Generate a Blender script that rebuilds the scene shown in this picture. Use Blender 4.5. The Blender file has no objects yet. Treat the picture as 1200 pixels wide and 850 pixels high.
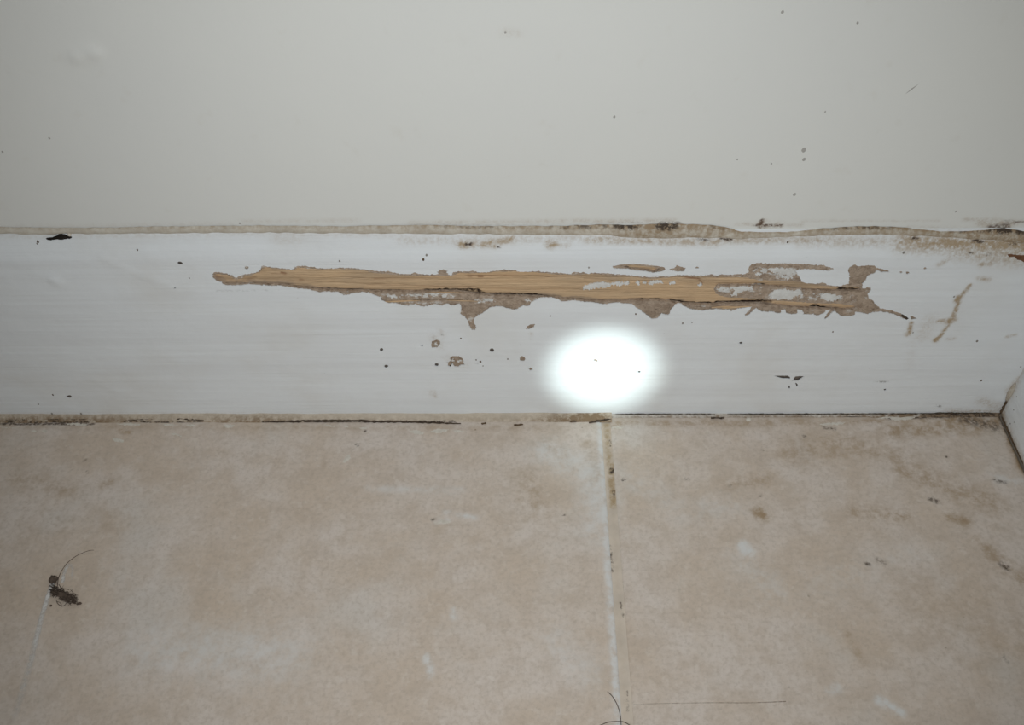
import bpy, math, random
import numpy as np
from mathutils import Vector, Matrix, noise
from mathutils.geometry import delaunay_2d_cdt

random.seed(7); np.random.seed(7)
S = bpy.context.scene
COL = S.collection
MM = 0.001

# ------------------------------------------------------------------ camera
F_PX, PITCH, YAW, ROLL = 1141.86, 0.8028777, -0.0274402, -0.0231059
CAM = np.array([-0.1790003, -0.2460341, 0.2838545])
def cam_axes():
    cp, sp, cy, sy = math.cos(PITCH), math.sin(PITCH), math.cos(YAW), math.sin(YAW)
    fw = np.array([sy*cp, cy*cp, -sp]); rt = np.array([cy, -sy, 0.0]); up = np.cross(rt, fw)
    c, s = math.cos(ROLL), math.sin(ROLL)
    return c*rt + s*up, -s*rt + c*up, fw
RT, UP, FW = cam_axes()
cd = bpy.data.cameras.new('camera'); cam = bpy.data.objects.new('camera', cd); COL.objects.link(cam)
cd.sensor_fit = 'HORIZONTAL'; cd.sensor_width = 36.0; cd.lens = F_PX/1200*36.0
cd.clip_start = 0.01; cd.clip_end = 50
M = Matrix(((RT[0], UP[0], -FW[0], CAM[0]), (RT[1], UP[1], -FW[1], CAM[1]), (RT[2], UP[2], -FW[2], CAM[2]), (0, 0, 0, 1)))
cam.matrix_world = M
S.camera = cam

# ------------------------------------------------------------------ world, lights, exposure
W = bpy.data.worlds.new('World'); S.world = W; W.use_nodes = True
W.node_tree.nodes['Background'].inputs[0].default_value = (1.0, 0.99, 0.93, 1)
W.node_tree.nodes['Background'].inputs[1].default_value = 0.10
S.view_settings.view_transform = 'Standard'; S.view_settings.look = 'None'
S.view_settings.exposure = 0.0; S.view_settings.gamma = 1.0; S.view_settings.use_curve_mapping = False

def spot(name, loc, target, energy, cone, blend, radius, color):
    l = bpy.data.lights.new(name, 'SPOT'); l.energy = energy; l.spot_size = math.radians(cone); l.spot_blend = blend
    l.shadow_soft_size = radius; l.color = color
    o = bpy.data.objects.new(name, l); COL.objects.link(o); o.location = loc
    o.rotation_euler = (Vector(target)-Vector(loc)).to_track_quat('-Z', 'Y').to_euler()
    return o
# the wide spill of the phone's flash next to the lens, and the hot core of a pocket torch held lower down
spot('phone_flash_spill', (-0.187, -0.285, 0.282), (-0.188, -0.01, 0.055), 2.66, 90, 1.0, 0.006, (0.945, 0.98, 1.0))
spot('torch_beam', (-0.150, -0.335, 0.150), (-0.1522, 0.0, 0.0243), 6.6, 8.3, 1.0, 0.004, (0.85, 1.0, 0.985))

# ------------------------------------------------------------------ pixel -> surface helpers (surfaces are real planes in the room)
def ray(px, py):
    d = FW + RT*((px-600)/F_PX) + UP*((425-py)/F_PX)
    return d
def on_board(px, py, off=0.0):           # front face of the skirting (plane y = -off): returns (x, s) in mm
    d = ray(px, py); t = (-off*MM - CAM[1])/d[1]; p = CAM + d*t
    return (p[0]/MM, p[2]/MM)
def on_floor(px, py, z=0.0):
    d = ray(px, py); t = (z*MM - CAM[2])/d[2]; p = CAM + d*t
    return (p[0]/MM, p[1]/MM)
def on_plane_y(px, py, ymm):
    d = ray(px, py); t = (ymm*MM - CAM[1])/d[1]; p = CAM + d*t
    return (p[0]/MM, p[2]/MM)
def crop(x0, y0, s, pts):                # tracing made on enlarged views
    return [(x0 + x/s, y0 + y/s) for x, y in pts]

# skirting profile: vertical face, softly rounded crest, sloping top
ZC = 78.0; BEV = math.radians(78)
_s = np.arange(0, 100.01, 0.1)
_t = np.clip((_s - (ZC-2.2))/4.0, 0, 1); _t = _t*_t*(3-2*_t)
_ang = math.pi/2 - _t*(math.pi/2 - BEV)
_py = np.concatenate([[0], np.cumsum(np.cos(_ang[:-1])*0.1)])
_pz = np.concatenate([[0], np.cumsum(np.sin(_ang[:-1])*0.1)])
def prof(s):
    y = np.interp(s, _s, _py); z = np.interp(s, _s, _pz); a = np.interp(s, _s, _ang)
    return y, z, a
def on_prof(px, py):                     # hits face or sloping top: (x, s) mm
    d = ray(px, py); O = CAM/MM
    f = (O[1]-_py)*d[2] - (O[2]-_pz)*d[1]
    i = int(np.argmin(np.abs(f)))
    t = (_py[i]-O[1])/d[1]
    return (O[0]+d[0]*t, float(_s[i]))
S_TOP = on_prof(600, 270.5)[1]; WALL_Y = float(np.interp(S_TOP, _s, _py))+0.2
def board_map(u, s, off):                # mm -> m, off outward
    y, z, a = prof(s)
    xo = u + y*np.clip(1+u/40.0, 0, 1)
    return np.stack([xo*MM, (y - off*np.sin(a))*MM, (z + off*np.cos(a))*MM], -1)
def floor_map(u, v, off): return np.stack([u*MM, v*MM, np.broadcast_to(off, u.shape)*MM], -1)
def wall_map(u, v, off): return np.stack([u*MM, np.broadcast_to(WALL_Y-off, u.shape)*MM, v*MM], -1)

# ------------------------------------------------------------------ mesh helpers
def link(name, me, mat, parent=None, smooth=True):
    o = bpy.data.objects.new(name, me); COL.objects.link(o)
    if mat is not None: me.materials.append(mat)
    if parent is not None: o.parent = parent
    if smooth: me.polygons.foreach_set('use_smooth', [True]*len(me.polygons))
    return o
def mesh(name, V, Fc):
    me = bpy.data.meshes.new(name); me.from_pydata([tuple(v) for v in V], [], Fc); me.update(); return me
def attr(me, name, vals):
    a = me.attributes.new(name, 'FLOAT', 'POINT'); a.data.foreach_set('value', np.asarray(vals, dtype=np.float32))
def tag(o, label, cat, group=None):
    o['label'] = label; o['category'] = cat
    if group: o['group'] = group
    return o
def structure(o, label=None):
    o['kind'] = 'structure'
    if label: o['label'] = label
    return o

def resample(ring, step):
    r = np.array(ring, float); out = []
    for i in range(len(r)):
        a, b = r[i], r[(i+1) % len(r)]; n = max(1, int(round(np.linalg.norm(b-a)/step)))
        for k in range(n): out.append(a+(b-a)*k/n)
    return np.array(out)
def jag(ring, step=0.4, amp=0.25, freq=0.9, seed=0.0):
    r = resample(ring, step); n = np.roll(r, -1, 0)-np.roll(r, 1, 0)
    n = np.stack([n[:, 1], -n[:, 0]], -1); n /= np.linalg.norm(n, axis=1)[:, None]+1e-9
    d = np.array([noise.fractal(Vector((p[0]*freq, p[1]*freq, seed)), 0.7, 2.0, 3) for p in r])
    return r + n*(d*amp)[:, None]
def inside(P, ring):
    x, y = P[:, 0], P[:, 1]; res = np.zeros(len(P), bool)
    lo, hi = ring.min(0), ring.max(0)
    m = (x >= lo[0]) & (x <= hi[0]) & (y >= lo[1]) & (y <= hi[1])
    idx = np.where(m)[0]
    if len(idx) == 0: return res
    X, Y = x[idx], y[idx]; c = np.zeros(len(idx), bool)
    a = ring; b = np.roll(ring, -1, 0)
    for (x1, y1), (x2, y2) in zip(a, b):
        if y1 == y2: continue
        k = ((y1 > Y) != (y2 > Y)) & (X < (x2-x1)*(Y-y1)/(y2-y1)+x1)
        c ^= k
    res[idx] = c; return res
def seg_dist(P, line):
    L = np.array(line, float); best = np.full(len(P), 1e9)
    if len(L) == 1: return np.linalg.norm(P-L[0], axis=1)
    for a, b in zip(L[:-1], L[1:]):
        d = b-a; t = np.clip(((P-a)@d)/(d@d+1e-12), 0, 1)
        best = np.minimum(best, np.linalg.norm(P-(a+t[:, None]*d), axis=1))
    return best

def sheet(outer, holes=(), pts=None):
    """triangulated sheet in 2D mm: outer ring minus holes; returns verts, faces, boundary edges"""
    V, E = [], []
    for r in [outer]+list(holes):
        b = len(V); n = len(r); V += [Vector((float(p[0]), float(p[1]))) for p in r]; E += [(b+i, b+(i+1) % n) for i in range(n)]
    if pts is not None and len(pts):
        pts = np.asarray(pts); k = inside(pts, np.asarray(outer))
        for h in holes: k &= ~inside(pts, np.asarray(h))
        V += [Vector((float(p[0]), float(p[1]))) for p in pts[k]]
    ov, oe, of, _, _, _ = delaunay_2d_cdt(V, E, [], 0, 1e-5, False)
    P = np.array([(v.x, v.y) for v in ov]); Fa = np.array([list(f) for f in of if len(f) == 3])
    C = P[Fa].mean(1); k = inside(C, np.asarray(outer))
    for h in holes: k &= ~inside(C, np.asarray(h))
    Fa = Fa[k]
    a, b, c = P[Fa[:, 0]], P[Fa[:, 1]], P[Fa[:, 2]]
    ar = (b[:, 0]-a[:, 0])*(c[:, 1]-a[:, 1])-(b[:, 1]-a[:, 1])*(c[:, 0]-a[:, 0])
    Fa[ar < 0] = Fa[ar < 0][:, ::-1]
    used = np.unique(Fa); re = np.full(len(P), -1); re[used] = np.arange(len(used)); P = P[used]; Fa = re[Fa]
    ed = {}
    for f in Fa:
        for i in range(3):
            e = (int(f[i]), int(f[(i+1) % 3])); ed[e] = 1
    bd = [e for e in ed if (e[1], e[0]) not in ed]
    return P, Fa, bd
def solid(name, P, Fa, bd, mp, front, back, mat, parent=None, flip=False):
    """front surface at offset front (array or number), skirt down to offset back along every border"""
    u, v = P[:, 0], P[:, 1]; fr = np.broadcast_to(np.asarray(front, float), u.shape)
    V = list(mp(u, v, fr)); Fc = [tuple(map(int, f)) for f in Fa]
    bi = sorted({i for e in bd for i in e}); mpi = {b: len(V)+2*k for k, b in enumerate(bi)}
    ub, vb = u[bi], v[bi]
    top = mp(ub, vb, fr[bi]); bot = mp(ub, vb, np.full(len(bi), float(back)))
    for k in range(len(bi)): V += [top[k], bot[k]]
    for a, b in bd:
        Fc.append((mpi[b], mpi[a], mpi[a]+1, mpi[b]+1))
    if flip: Fc = [f[::-1] for f in Fc]
    me = mesh(name, V, Fc); o = link(name, me, mat, parent)
    return o, len(P), bi
def patch(name, ring, mp, h, mat, parent, base=-0.05, seed=0.0, step=0.35, amp=0.18, dome=0.5, grid=None, rough=0.0, freq=1.1):
    """a small raised or flat piece lying on a surface, ragged outline"""
    r = jag(ring, step, amp, freq, seed)
    lo, hi = r.min(0), r.max(0); g = grid or max(0.35, min(hi-lo)/4)
    gx, gy = np.meshgrid(np.arange(lo[0]+g/2, hi[0], g), np.arange(lo[1]+g/2, hi[1], g)); pts = np.stack([gx.ravel(), gy.ravel()], -1)
    pts = pts + (np.random.rand(*pts.shape)-0.5)*g*0.5
    P, Fa, bd = sheet(r, (), pts)
    d = seg_dist(P, np.vstack([r, r[:1]])); dm = max(d.max(), 1e-6)
    f = h*((1-dome)+dome*np.sqrt(np.clip(d/dm, 0, 1)))
    if rough: f = f + rough*np.array([noise.noise(Vector((p[0]*1.7, p[1]*1.7, seed+3))) for p in P])
    return solid(name, P, Fa, bd, mp, f, base, mat, parent)[0]
def blob_ring(cx, cy, rx, ry, n=14, seed=0.0, wob=0.25):
    out = []
    for k in range(n):
        a = 2*math.pi*k/n; q = 1+wob*noise.noise(Vector((math.cos(a)*1.3+seed, math.sin(a)*1.3, seed*1.7)))
        out.append((cx+rx*q*math.cos(a), cy+ry*q*math.sin(a)))
    return out
def tube(name, pts, rad, mat, parent=None, n=6, taper=None):
    pts = [Vector(p) for p in pts]; V, Fc = [], []
    for i, p in enumerate(pts):
        t = (pts[min(i+1, len(pts)-1)]-pts[max(i-1, 0)]).normalized()
        a = t.orthogonal().normalized() if abs(t.z) > 0.9 else t.cross(Vector((0, 0, 1))).normalized(); b = t.cross(a)
        r = rad if taper is None else rad*taper(i/(len(pts)-1))
        for k in range(n):
            w = 2*math.pi*k/n; V.append(p+a*(r*math.cos(w))+b*(r*math.sin(w)))
    for i in range(len(pts)-1):
        for k in range(n):
            Fc.append((i*n+k, i*n+(k+1) % n, (i+1)*n+(k+1) % n, (i+1)*n+k))
    Fc += [tuple(range(n))[::-1], tuple((len(pts)-1)*n+k for k in range(n))]
    if name is None: return V, Fc
    return link(name, mesh(name, V, Fc), mat, parent)
def smooth_line(pts, n):
    p = np.array(pts, float); t = np.linspace(0, len(p)-1, n); out = []
    for q in t:
        i = min(int(q), len(p)-2); f = q-i
        p0, p1, p2, p3 = p[max(i-1, 0)], p[i], p[i+1], p[min(i+2, len(p)-1)]
        out.append(0.5*((2*p1)+(-p0+p2)*f+(2*p0-5*p1+4*p2-p3)*f*f+(-p0+3*p1-3*p2+p3)*f**3))
    return np.array(out)

# ------------------------------------------------------------------ materials
class NT:
    def __init__(s, name):
        s.m = bpy.data.materials.new(name); s.m.use_nodes = True; s.t = s.m.node_tree; s.n = s.t.nodes
        s.b = s.n['Principled BSDF']; s.co = s.n.new('ShaderNodeTexCoord').outputs['Object']
    def L(s, a, b): s.t.links.new(a, b)
    def put(s, sock, v):
        if hasattr(v, 'is_linked') or isinstance(v, bpy.types.NodeSocket): s.L(v, sock)
        else: sock.default_value = v
    def mapped(s, scale=(1, 1, 1), rot=(0, 0, 0)):
        n = s.n.new('ShaderNodeMapping'); n.inputs['Scale'].default_value = scale; n.inputs['Rotation'].default_value = rot; s.L(s.co, n.inputs[0]); return n.outputs[0]
    def noise(s, scale, detail=3, rough=0.55, vec=None, dist=0.0):
        n = s.n.new('ShaderNodeTexNoise'); n.inputs['Scale'].default_value = scale; n.inputs['Detail'].default_value = detail
        n.inputs['Roughness'].default_value = rough; n.inputs['Distortion'].default_value = dist; s.L(vec or s.co, n.inputs['Vector']); return n.outputs['Fac']
    def voro(s, scale, vec=None):
        n = s.n.new('ShaderNodeTexVoronoi'); n.inputs['Scale'].default_value = scale; s.L(vec or s.co, n.inputs['Vector']); return n.outputs['Distance']
    def rng(s, v, a, b, c=0.0, d=1.0):
        n = s.n.new('ShaderNodeMapRange'); n.interpolation_type = 'SMOOTHSTEP'; s.L(v, n.inputs[0])
        for i, q in enumerate((a, b, c, d)): n.inputs[1+i].default_value = q
        return n.outputs[0]
    def math(s, op, a, b):
        n = s.n.new('ShaderNodeMath'); n.operation = op; s.put(n.inputs[0], a); s.put(n.inputs[1], b); return n.outputs[0]
    def attr(s, name):
        n = s.n.new('ShaderNodeAttribute'); n.attribute_name = name; return n.outputs['Fac']
    def mix(s, f, a, b, mode='MIX'):
        n = s.n.new('ShaderNodeMix'); n.data_type = 'RGBA'; n.blend_type = mode; n.clamp_factor = True
        s.put(n.inputs[0], f); s.put(n.inputs[6], c4(a)); s.put(n.inputs[7], c4(b)); return n.outputs[2]
    def bump(s, h, strength, dist, prev=None):
        n = s.n.new('ShaderNodeBump'); n.inputs['Strength'].default_value = strength; n.inputs['Distance'].default_value = dist; s.L(h, n.inputs['Height'])
        if prev is not None: s.L(prev, n.inputs['Normal'])
        return n.outputs[0]
    def done(s, col, rough, nrm=None, spec=0.5):
        s.put(s.b.inputs['Base Color'], c4(col)); s.put(s.b.inputs['Roughness'], rough); s.b.inputs['Specular IOR Level'].default_value = spec
        if nrm is not None: s.L(nrm, s.b.inputs['Normal'])
        return s.m
def c4(c):
    return (*c, 1.0) if isinstance(c, tuple) and len(c) == 3 else c

def mat_paint(name, base, streak, gloss=0.42):
    t = NT(name)
    brush = t.noise(1.0, 4, 0.6, t.mapped((14, 30, 520)))
    brush2 = t.noise(1.0, 3, 0.6, t.mapped((5, 20, 150)))
    lump = t.noise(60, 3)
    col = t.mix(t.rng(brush2, 0.35, 0.7), base, streak)
    col = t.mix(t.rng(t.noise(28, 4), 0.45, 0.75, 0, 0.25), col, (0.66, 0.62, 0.55))
    st = t.math('MULTIPLY', t.attr('stain'), t.rng(t.noise(650, 5, 0.75), 0.28, 0.70, 0.35, 1.25))
    col = t.mix(t.rng(st, 0.0, 0.78, 0, 0.95), col, (0.42, 0.31, 0.19))
    dk = t.math('MULTIPLY', t.attr('dark'), t.rng(t.noise(900, 3, 0.7), 0.3, 0.6, 0.2, 1.3))
    col = t.mix(t.rng(dk, 0.1, 0.8), col, (0.075, 0.05, 0.035))
    speck = t.rng(t.voro(190, t.mapped((1, 1, 1.0))), 0.0, 0.055, 1, 0)
    speck = t.math('MULTIPLY', speck, t.rng(t.noise(95, 1), 0.58, 0.64))
    col = t.mix(t.math('MULTIPLY', speck, 0.55), col, (0.2, 0.17, 0.14))
    n = t.bump(brush, 0.7, 0.00030); n = t.bump(brush2, 0.4, 0.0007, n); n = t.bump(lump, 0.5, 0.0008, n); n = t.bump(t.noise(260, 3), 0.3, 0.0003, n)
    return t.done(col, gloss, n, 0.45)
def mat_wall():
    t = NT('wall_paint')
    col = t.mix(t.rng(t.noise(9, 3), 0.3, 0.7), (0.775, 0.775, 0.735), (0.755, 0.757, 0.725))
    col = t.mix(t.rng(t.noise(140, 3), 0.62, 0.85, 0, 0.2), col, (0.62, 0.58, 0.50))
    st = t.math('MULTIPLY', t.attr('stain'), t.rng(t.noise(600, 5, 0.75), 0.28, 0.70, 0.35, 1.25))
    col = t.mix(t.rng(st, 0.0, 1.1, 0, 0.9), col, (0.42, 0.32, 0.22))
    dk = t.math('MULTIPLY', t.attr('dark'), t.rng(t.noise(800, 3, 0.7), 0.3, 0.62, 0.2, 1.3))
    col = t.mix(t.rng(dk, 0.1, 0.9), col, (0.13, 0.085, 0.06))
    n = t.bump(t.noise(420, 3), 0.12, 0.0003); n = t.bump(t.noise(45, 2), 0.25, 0.0008, n)
    return t.done(col, 0.55, n, 0.35)
def mat_caulk(name, base, grime, rough_scale=500):
    t = NT(name)
    col = t.mix(t.rng(t.noise(120, 3), 0.35, 0.7), base, tuple(0.86*c for c in base))
    st = t.math('MULTIPLY', t.attr('stain'), t.rng(t.noise(rough_scale, 5, 0.7), 0.25, 0.68, 0.35, 1.3))
    col = t.mix(t.rng(st, 0.02, 0.9), col, grime)
    dk = t.math('MULTIPLY', t.attr('dark'), t.rng(t.noise(700, 4, 0.7), 0.33, 0.62, 0.1, 1.4))
    col = t.mix(t.rng(dk, 0.15, 0.8), col, (0.07, 0.05, 0.035))
    n = t.bump(t.noise(350, 4), 0.5, 0.0005)
    return t.done(col, 0.75, n, 0.3)
def mat_wood():
    t = NT('bare_wood')
    g1 = t.noise(1.0, 5, 0.6, t.mapped((9, 60, 480)), 0.4); g2 = t.noise(1.0, 4, 0.65, t.mapped((40, 100, 2200)))
    col = t.mix(t.rng(g1, 0.32, 0.68), (0.75, 0.54, 0.335), (0.645, 0.445, 0.265))
    col = t.mix(t.rng(g2, 0.48, 0.8, 0, 0.4), col, (0.45, 0.29, 0.16))
    col = t.mix(t.rng(t.noise(55, 3, 0.6, t.mapped((0.35, 1, 1))), 0.42, 0.7, 0, 0.8), col, (0.46, 0.35, 0.24))
    rim = t.math('MULTIPLY', t.attr('rim'), t.rng(t.noise(420, 4, 0.7, t.mapped((0.5, 1, 1))), 0.3, 0.62, 0.3, 1.4))
    col = t.mix(t.rng(rim, 0.1, 0.9, 0, 0.9), col, (0.43, 0.32, 0.225))
    rd = t.math('MULTIPLY', t.attr('stain'), t.rng(t.noise(300, 3, 0.6, t.mapped((0.3, 1, 1))), 0.3, 0.65, 0.3, 1.2))
    col = t.mix(t.rng(rd, 0.05, 0.9), col, (0.30, 0.155, 0.085))
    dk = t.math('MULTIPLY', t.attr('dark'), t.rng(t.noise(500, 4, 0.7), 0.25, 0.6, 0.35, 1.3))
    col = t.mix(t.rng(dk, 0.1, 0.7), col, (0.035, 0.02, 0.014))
    n = t.bump(g2, 0.9, 0.0006); n = t.bump(g1, 0.6, 0.0010, n); n = t.bump(t.noise(700, 4, 0.7, t.mapped((0.4, 1, 1))), 0.5, 0.0004, n)
    return t.done(col, 0.75, n, 0.2)
def mat_residue(name='mud_residue', specks=True, tone=1.0):
    t = NT(name)
    a = t.noise(330, 5, 0.7); b = t.noise(900, 3, 0.7)
    k = lambda c: tuple(tone*x for x in c)
    col = t.mix(t.rng(a, 0.3, 0.7), k((0.54, 0.43, 0.335)), k((0.37, 0.28, 0.21)))
    col = t.mix(t.rng(b, 0.5, 0.75, 0, 0.6), col, k((0.22, 0.16, 0.115)))
    if specks:
        w = t.math('MULTIPLY', t.rng(t.noise(480, 3, 0.6, t.mapped((0.6, 1, 1))), 0.60, 0.68), t.rng(t.noise(90, 2), 0.42, 0.6))
        col = t.mix(t.math('MULTIPLY', w, 0.75), col, (0.74, 0.71, 0.66))
        pl = t.math('MULTIPLY', t.attr('pale'), t.rng(t.noise(600, 5, 0.75, t.mapped((0.7, 1, 1))), 0.42, 0.58, 0.0, 1.6))
        col = t.mix(t.rng(pl, 0.3, 0.75, 0, 0.92), col, (0.76, 0.755, 0.73))
    n = t.bump(a, 1.0, 0.0012); n = t.bump(b, 0.8, 0.0006, n)
    return t.done(col, 0.92, n, 0.1)
def mat_plain(name, c1, c2, scale=400, rough=0.8, bump=0.4, spec=0.2):
    t = NT(name); a = t.noise(scale, 4, 0.65)
    return t.done(t.mix(t.rng(a, 0.3, 0.7), c1, c2), rough, t.bump(a, bump, 0.0004), spec)
def mat_tile():
    t = NT('ceramic_tile')
    n1 = t.noise(34, 6, 0.62, None, 0.25); n2 = t.noise(120, 6, 0.68); n3 = t.noise(620, 4, 0.7); n4 = t.noise(17, 4, 0.6)
    col = t.mix(t.rng(n1, 0.34, 0.66), (0.68, 0.60, 0.535), (0.615, 0.51, 0.415))
    col = t.mix(t.rng(n2, 0.40, 0.68, 0, 0.6), col, (0.53, 0.435, 0.35))
    col = t.mix(t.rng(t.noise(26, 5, 0.6, t.mapped((1, 1, 1), (0, 0, 0.7))), 0.52, 0.72, 0, 0.55), col, (0.64, 0.60, 0.555))
    col = t.mix(t.rng(n4, 0.55, 0.75, 0, 0.4), col, (0.585, 0.465, 0.35))
    col = t.mix(t.rng(n3, 0.42, 0.72, 0, 0.45), col, (0.43, 0.355, 0.285))
    col = t.mix(t.rng(t.noise(300, 5, 0.7), 0.5, 0.72, 0, 0.45), col, (0.73, 0.66, 0.59))
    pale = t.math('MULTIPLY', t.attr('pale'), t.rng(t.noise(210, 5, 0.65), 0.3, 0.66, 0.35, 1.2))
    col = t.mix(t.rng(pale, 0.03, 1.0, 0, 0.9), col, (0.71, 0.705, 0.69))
    st = t.math('MULTIPLY', t.attr('stain'), t.rng(t.noise(230, 5, 0.7), 0.3, 0.66, 0.15, 1.35))
    col = t.mix(t.rng(st, 0.03, 1.0, 0, 0.85), col, (0.33, 0.22, 0.115))
    dk = t.math('MULTIPLY', t.attr('dark'), t.rng(t.noise(700, 4, 0.7), 0.3, 0.62, 0.2, 1.3))
    col = t.mix(t.rng(dk, 0.05, 0.9, 0, 0.95), col, (0.085, 0.06, 0.042))
    sp = t.math('MULTIPLY', t.rng(t.voro(150), 0.03, 0.085, 1, 0), t.rng(t.math('ADD', t.noise(60, 2), t.math('MULTIPLY', t.attr('stain'), 0.25)), 0.60, 0.68))
    col = t.mix(t.math('MULTIPLY', sp, 0.6), col, (0.20, 0.135, 0.075))
    n = t.bump(n3, 0.10, 0.0003); n = t.bump(n2, 0.12, 0.0006, n)
    return t.done(col, t.rng(n2, 0.3, 0.7, 0.50, 0.64), n, 0.3)
def mat_smear(name, col, dens):
    t = NT(name); m = t.done(col, 0.7, None, 0.2)
    a = t.math('MULTIPLY', t.attr('dens'), t.rng(t.noise(520, 4, 0.7), 0.3, 0.62, 0.35, 1.2))
    t.L(t.math('MULTIPLY', a, dens), t.b.inputs['Alpha']); return m

PAINT = mat_paint('skirting_paint', (0.835, 0.865, 0.88), (0.80, 0.825, 0.84))
WALL = mat_wall()
CAULK_TOP = mat_caulk('stained_caulk', (0.66, 0.62, 0.54), (0.33, 0.24, 0.15))
CAULK_LOW = mat_caulk('dirty_floor_caulk', (0.66, 0.57, 0.46), (0.26, 0.18, 0.11))
CAULK_WHITE = mat_caulk('painted_floor_caulk', (0.70, 0.66, 0.60), (0.24, 0.17, 0.11))
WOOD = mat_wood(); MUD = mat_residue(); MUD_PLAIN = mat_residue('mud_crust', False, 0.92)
CORE = mat_plain('dark_bore_shade', (0.10, 0.075, 0.055), (0.05, 0.035, 0.028))  # dark backing colour stands in for the shade deep in the bores
FLAKE = mat_plain('paint_flake_white', (0.76, 0.76, 0.74), (0.66, 0.65, 0.62), 300, 0.6)
DIRT = mat_plain('black_dirt', (0.045, 0.032, 0.024), (0.11, 0.08, 0.055), 800, 0.9)
BROWNDIRT = mat_plain('brown_dirt', (0.17, 0.115, 0.07), (0.08, 0.055, 0.035), 700, 0.9)
BLACK = mat_plain('black_debris', (0.010, 0.008, 0.007), (0.022, 0.016, 0.012), 900, 0.8)
RUST = mat_plain('rust_brown', (0.22, 0.105, 0.055), (0.14, 0.07, 0.04), 500, 0.9)
WSPECK = mat_plain('faint_grey_speck', (0.47, 0.45, 0.42), (0.36, 0.345, 0.32), 900, 0.85, 0.1)
SPECK = mat_plain('grey_speck', (0.33, 0.31, 0.28), (0.24, 0.225, 0.2), 900, 0.85)
TILE = mat_tile()
GROUT = mat_caulk('grout', (0.655, 0.565, 0.47), (0.40, 0.29, 0.17))
SLAB = mat_plain('mortar_bed', (0.33, 0.28, 0.22), (0.25, 0.21, 0.17), 200, 0.95)
SPLASH = mat_plain('dried_white_paint', (0.70, 0.655, 0.58), (0.60, 0.545, 0.47), 700, 0.7)
LINT = mat_plain('brown_lint', (0.15, 0.11, 0.085), (0.075, 0.055, 0.042), 900, 0.95)
HAIR = mat_plain('dark_hair', (0.10, 0.065, 0.045), (0.06, 0.04, 0.03), 900, 0.5, 0.0, 0.4)
SMEAR_W = mat_smear('white_scuff', (0.74, 0.72, 0.69), 0.75)
SMEAR_B = mat_smear('brown_scuff', (0.33, 0.24, 0.17), 0.8)

# ------------------------------------------------------------------ wall behind
def field(P, items, conv, scale=3.1):
    """sum of soft strokes: (pixel polyline, width px, strength)"""
    r = np.zeros(len(P))
    for line, w, k in items:
        L = [conv(*p) for p in line]; d = seg_dist(P, L)
        r = np.maximum(r, k*np.exp(-(d/(w/scale))**2))
    return r
def grid_mesh(name, us, vs, mp, off, mat, parent=None):
    U, Vv = np.meshgrid(us, vs); u, v = U.ravel(), Vv.ravel(); o = off(u, v) if callable(off) else np.full(u.shape, float(off))
    V = mp(u, v, o); n, m = len(us), len(vs)
    i = np.arange((n-1)*(m-1)); a = (i//(n-1))*n+i % (n-1)
    Fc = np.stack([a, a+1, a+n+1, a+n], -1).tolist()
    ob = link(name, mesh(name, V, Fc), mat, parent); return ob, np.stack([u, v], -1)
on_wall = lambda px, py: on_plane_y(px, py, WALL_Y)
us = np.concatenate([np.arange(-900, -420, 20.0), np.arange(-420, WALL_Y+0.5, 1.3), [WALL_Y]])
vs = np.concatenate([[0, 60], np.arange(76, 100, 0.7), np.arange(100, 220, 1.3), np.arange(220, 1201, 35)])
LUMPS = [((89, 67), 1.9, 0.6), ((104, 62), 2.6, 0.5), ((114, 62), 1.6, 0.5)]
def wall_off(u, v):
    P = np.stack([u, v], -1); o = 0.1*np.sin(u*0.013+1.1)*np.sin(v*0.017)
    for p, r, h in LUMPS: o = o + h*np.exp(-(np.linalg.norm(P-np.array(on_wall(*p)), axis=1)/r)**2)
    return np.where(v < 79, -14.0, o)
wall, WP = grid_mesh('wall_back', us, vs, wall_map, wall_off, WALL)
structure(wall, 'off-white painted wall above the damaged skirting board')
W_ST = [([(0, 267), (300, 262)], 5, 0.25), ([(280, 260), (420, 259)], 4, 0.3), ([(480, 262), (700, 259)], 4, 0.4), ([(700, 260), (790, 259)], 4, 0.45),
        ([(890, 263), (915, 264)], 5, 0.6), ([(865, 263), (940, 264)], 3, 0.45), ([(893, 260), (893, 267)], 4, 0.9), ([(940, 259), (1100, 259)], 2.2, 0.35),
        ([(1130, 257), (1200, 260)], 3, 0.5), ([(590, 38), (608, 39)], 5, 0.32), ([(1150, 262), (1185, 263)], 6, 0.7), ([(1065, 266), (1140, 268)], 3, 0.35)]
W_DK = [([(884, 264), (916, 264.5)], 1.8, 0.8), ([(893, 259), (893, 266)], 2.5, 0.9), ([(1160, 266), (1185, 264)], 4, 0.6), ([(1178, 259), (1200, 260)], 1.5, 0.6), ([(520, 264), (760, 261)], 1.5, 0.3), ([(770, 262), (796, 262)], 2.5, 0.6)]
attr(wall.data, 'stain', field(WP, W_ST, on_wall)); attr(wall.data, 'dark', field(WP, W_DK, on_wall))
for i, (x, y, r) in enumerate([(942, 176, 2.6), (942, 187, 2.0), (931, 228, 2.0), (720, 137, 1.4), (917, 14, 1.6), (58, 162, 1.3), (3, 178, 1.3), (1005, 27, 1.3), (967, 131, 1.0), (1120, 248, 1.5), (904, 192, 1.0), (864, 187, 1.0), (281, 262, 1.2), (592, 38, 1.4)]):
    c = on_wall(x, y); patch('fly_speck', blob_ring(c[0], c[1], r/4.0, r/3.2, 10, i*1.3), wall_map, 0.10, WSPECK, wall, -0.3, i, 0.3, 0.05, 0.8)
a, b = on_wall(1061, 110), on_wall(1077, 98)
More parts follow.
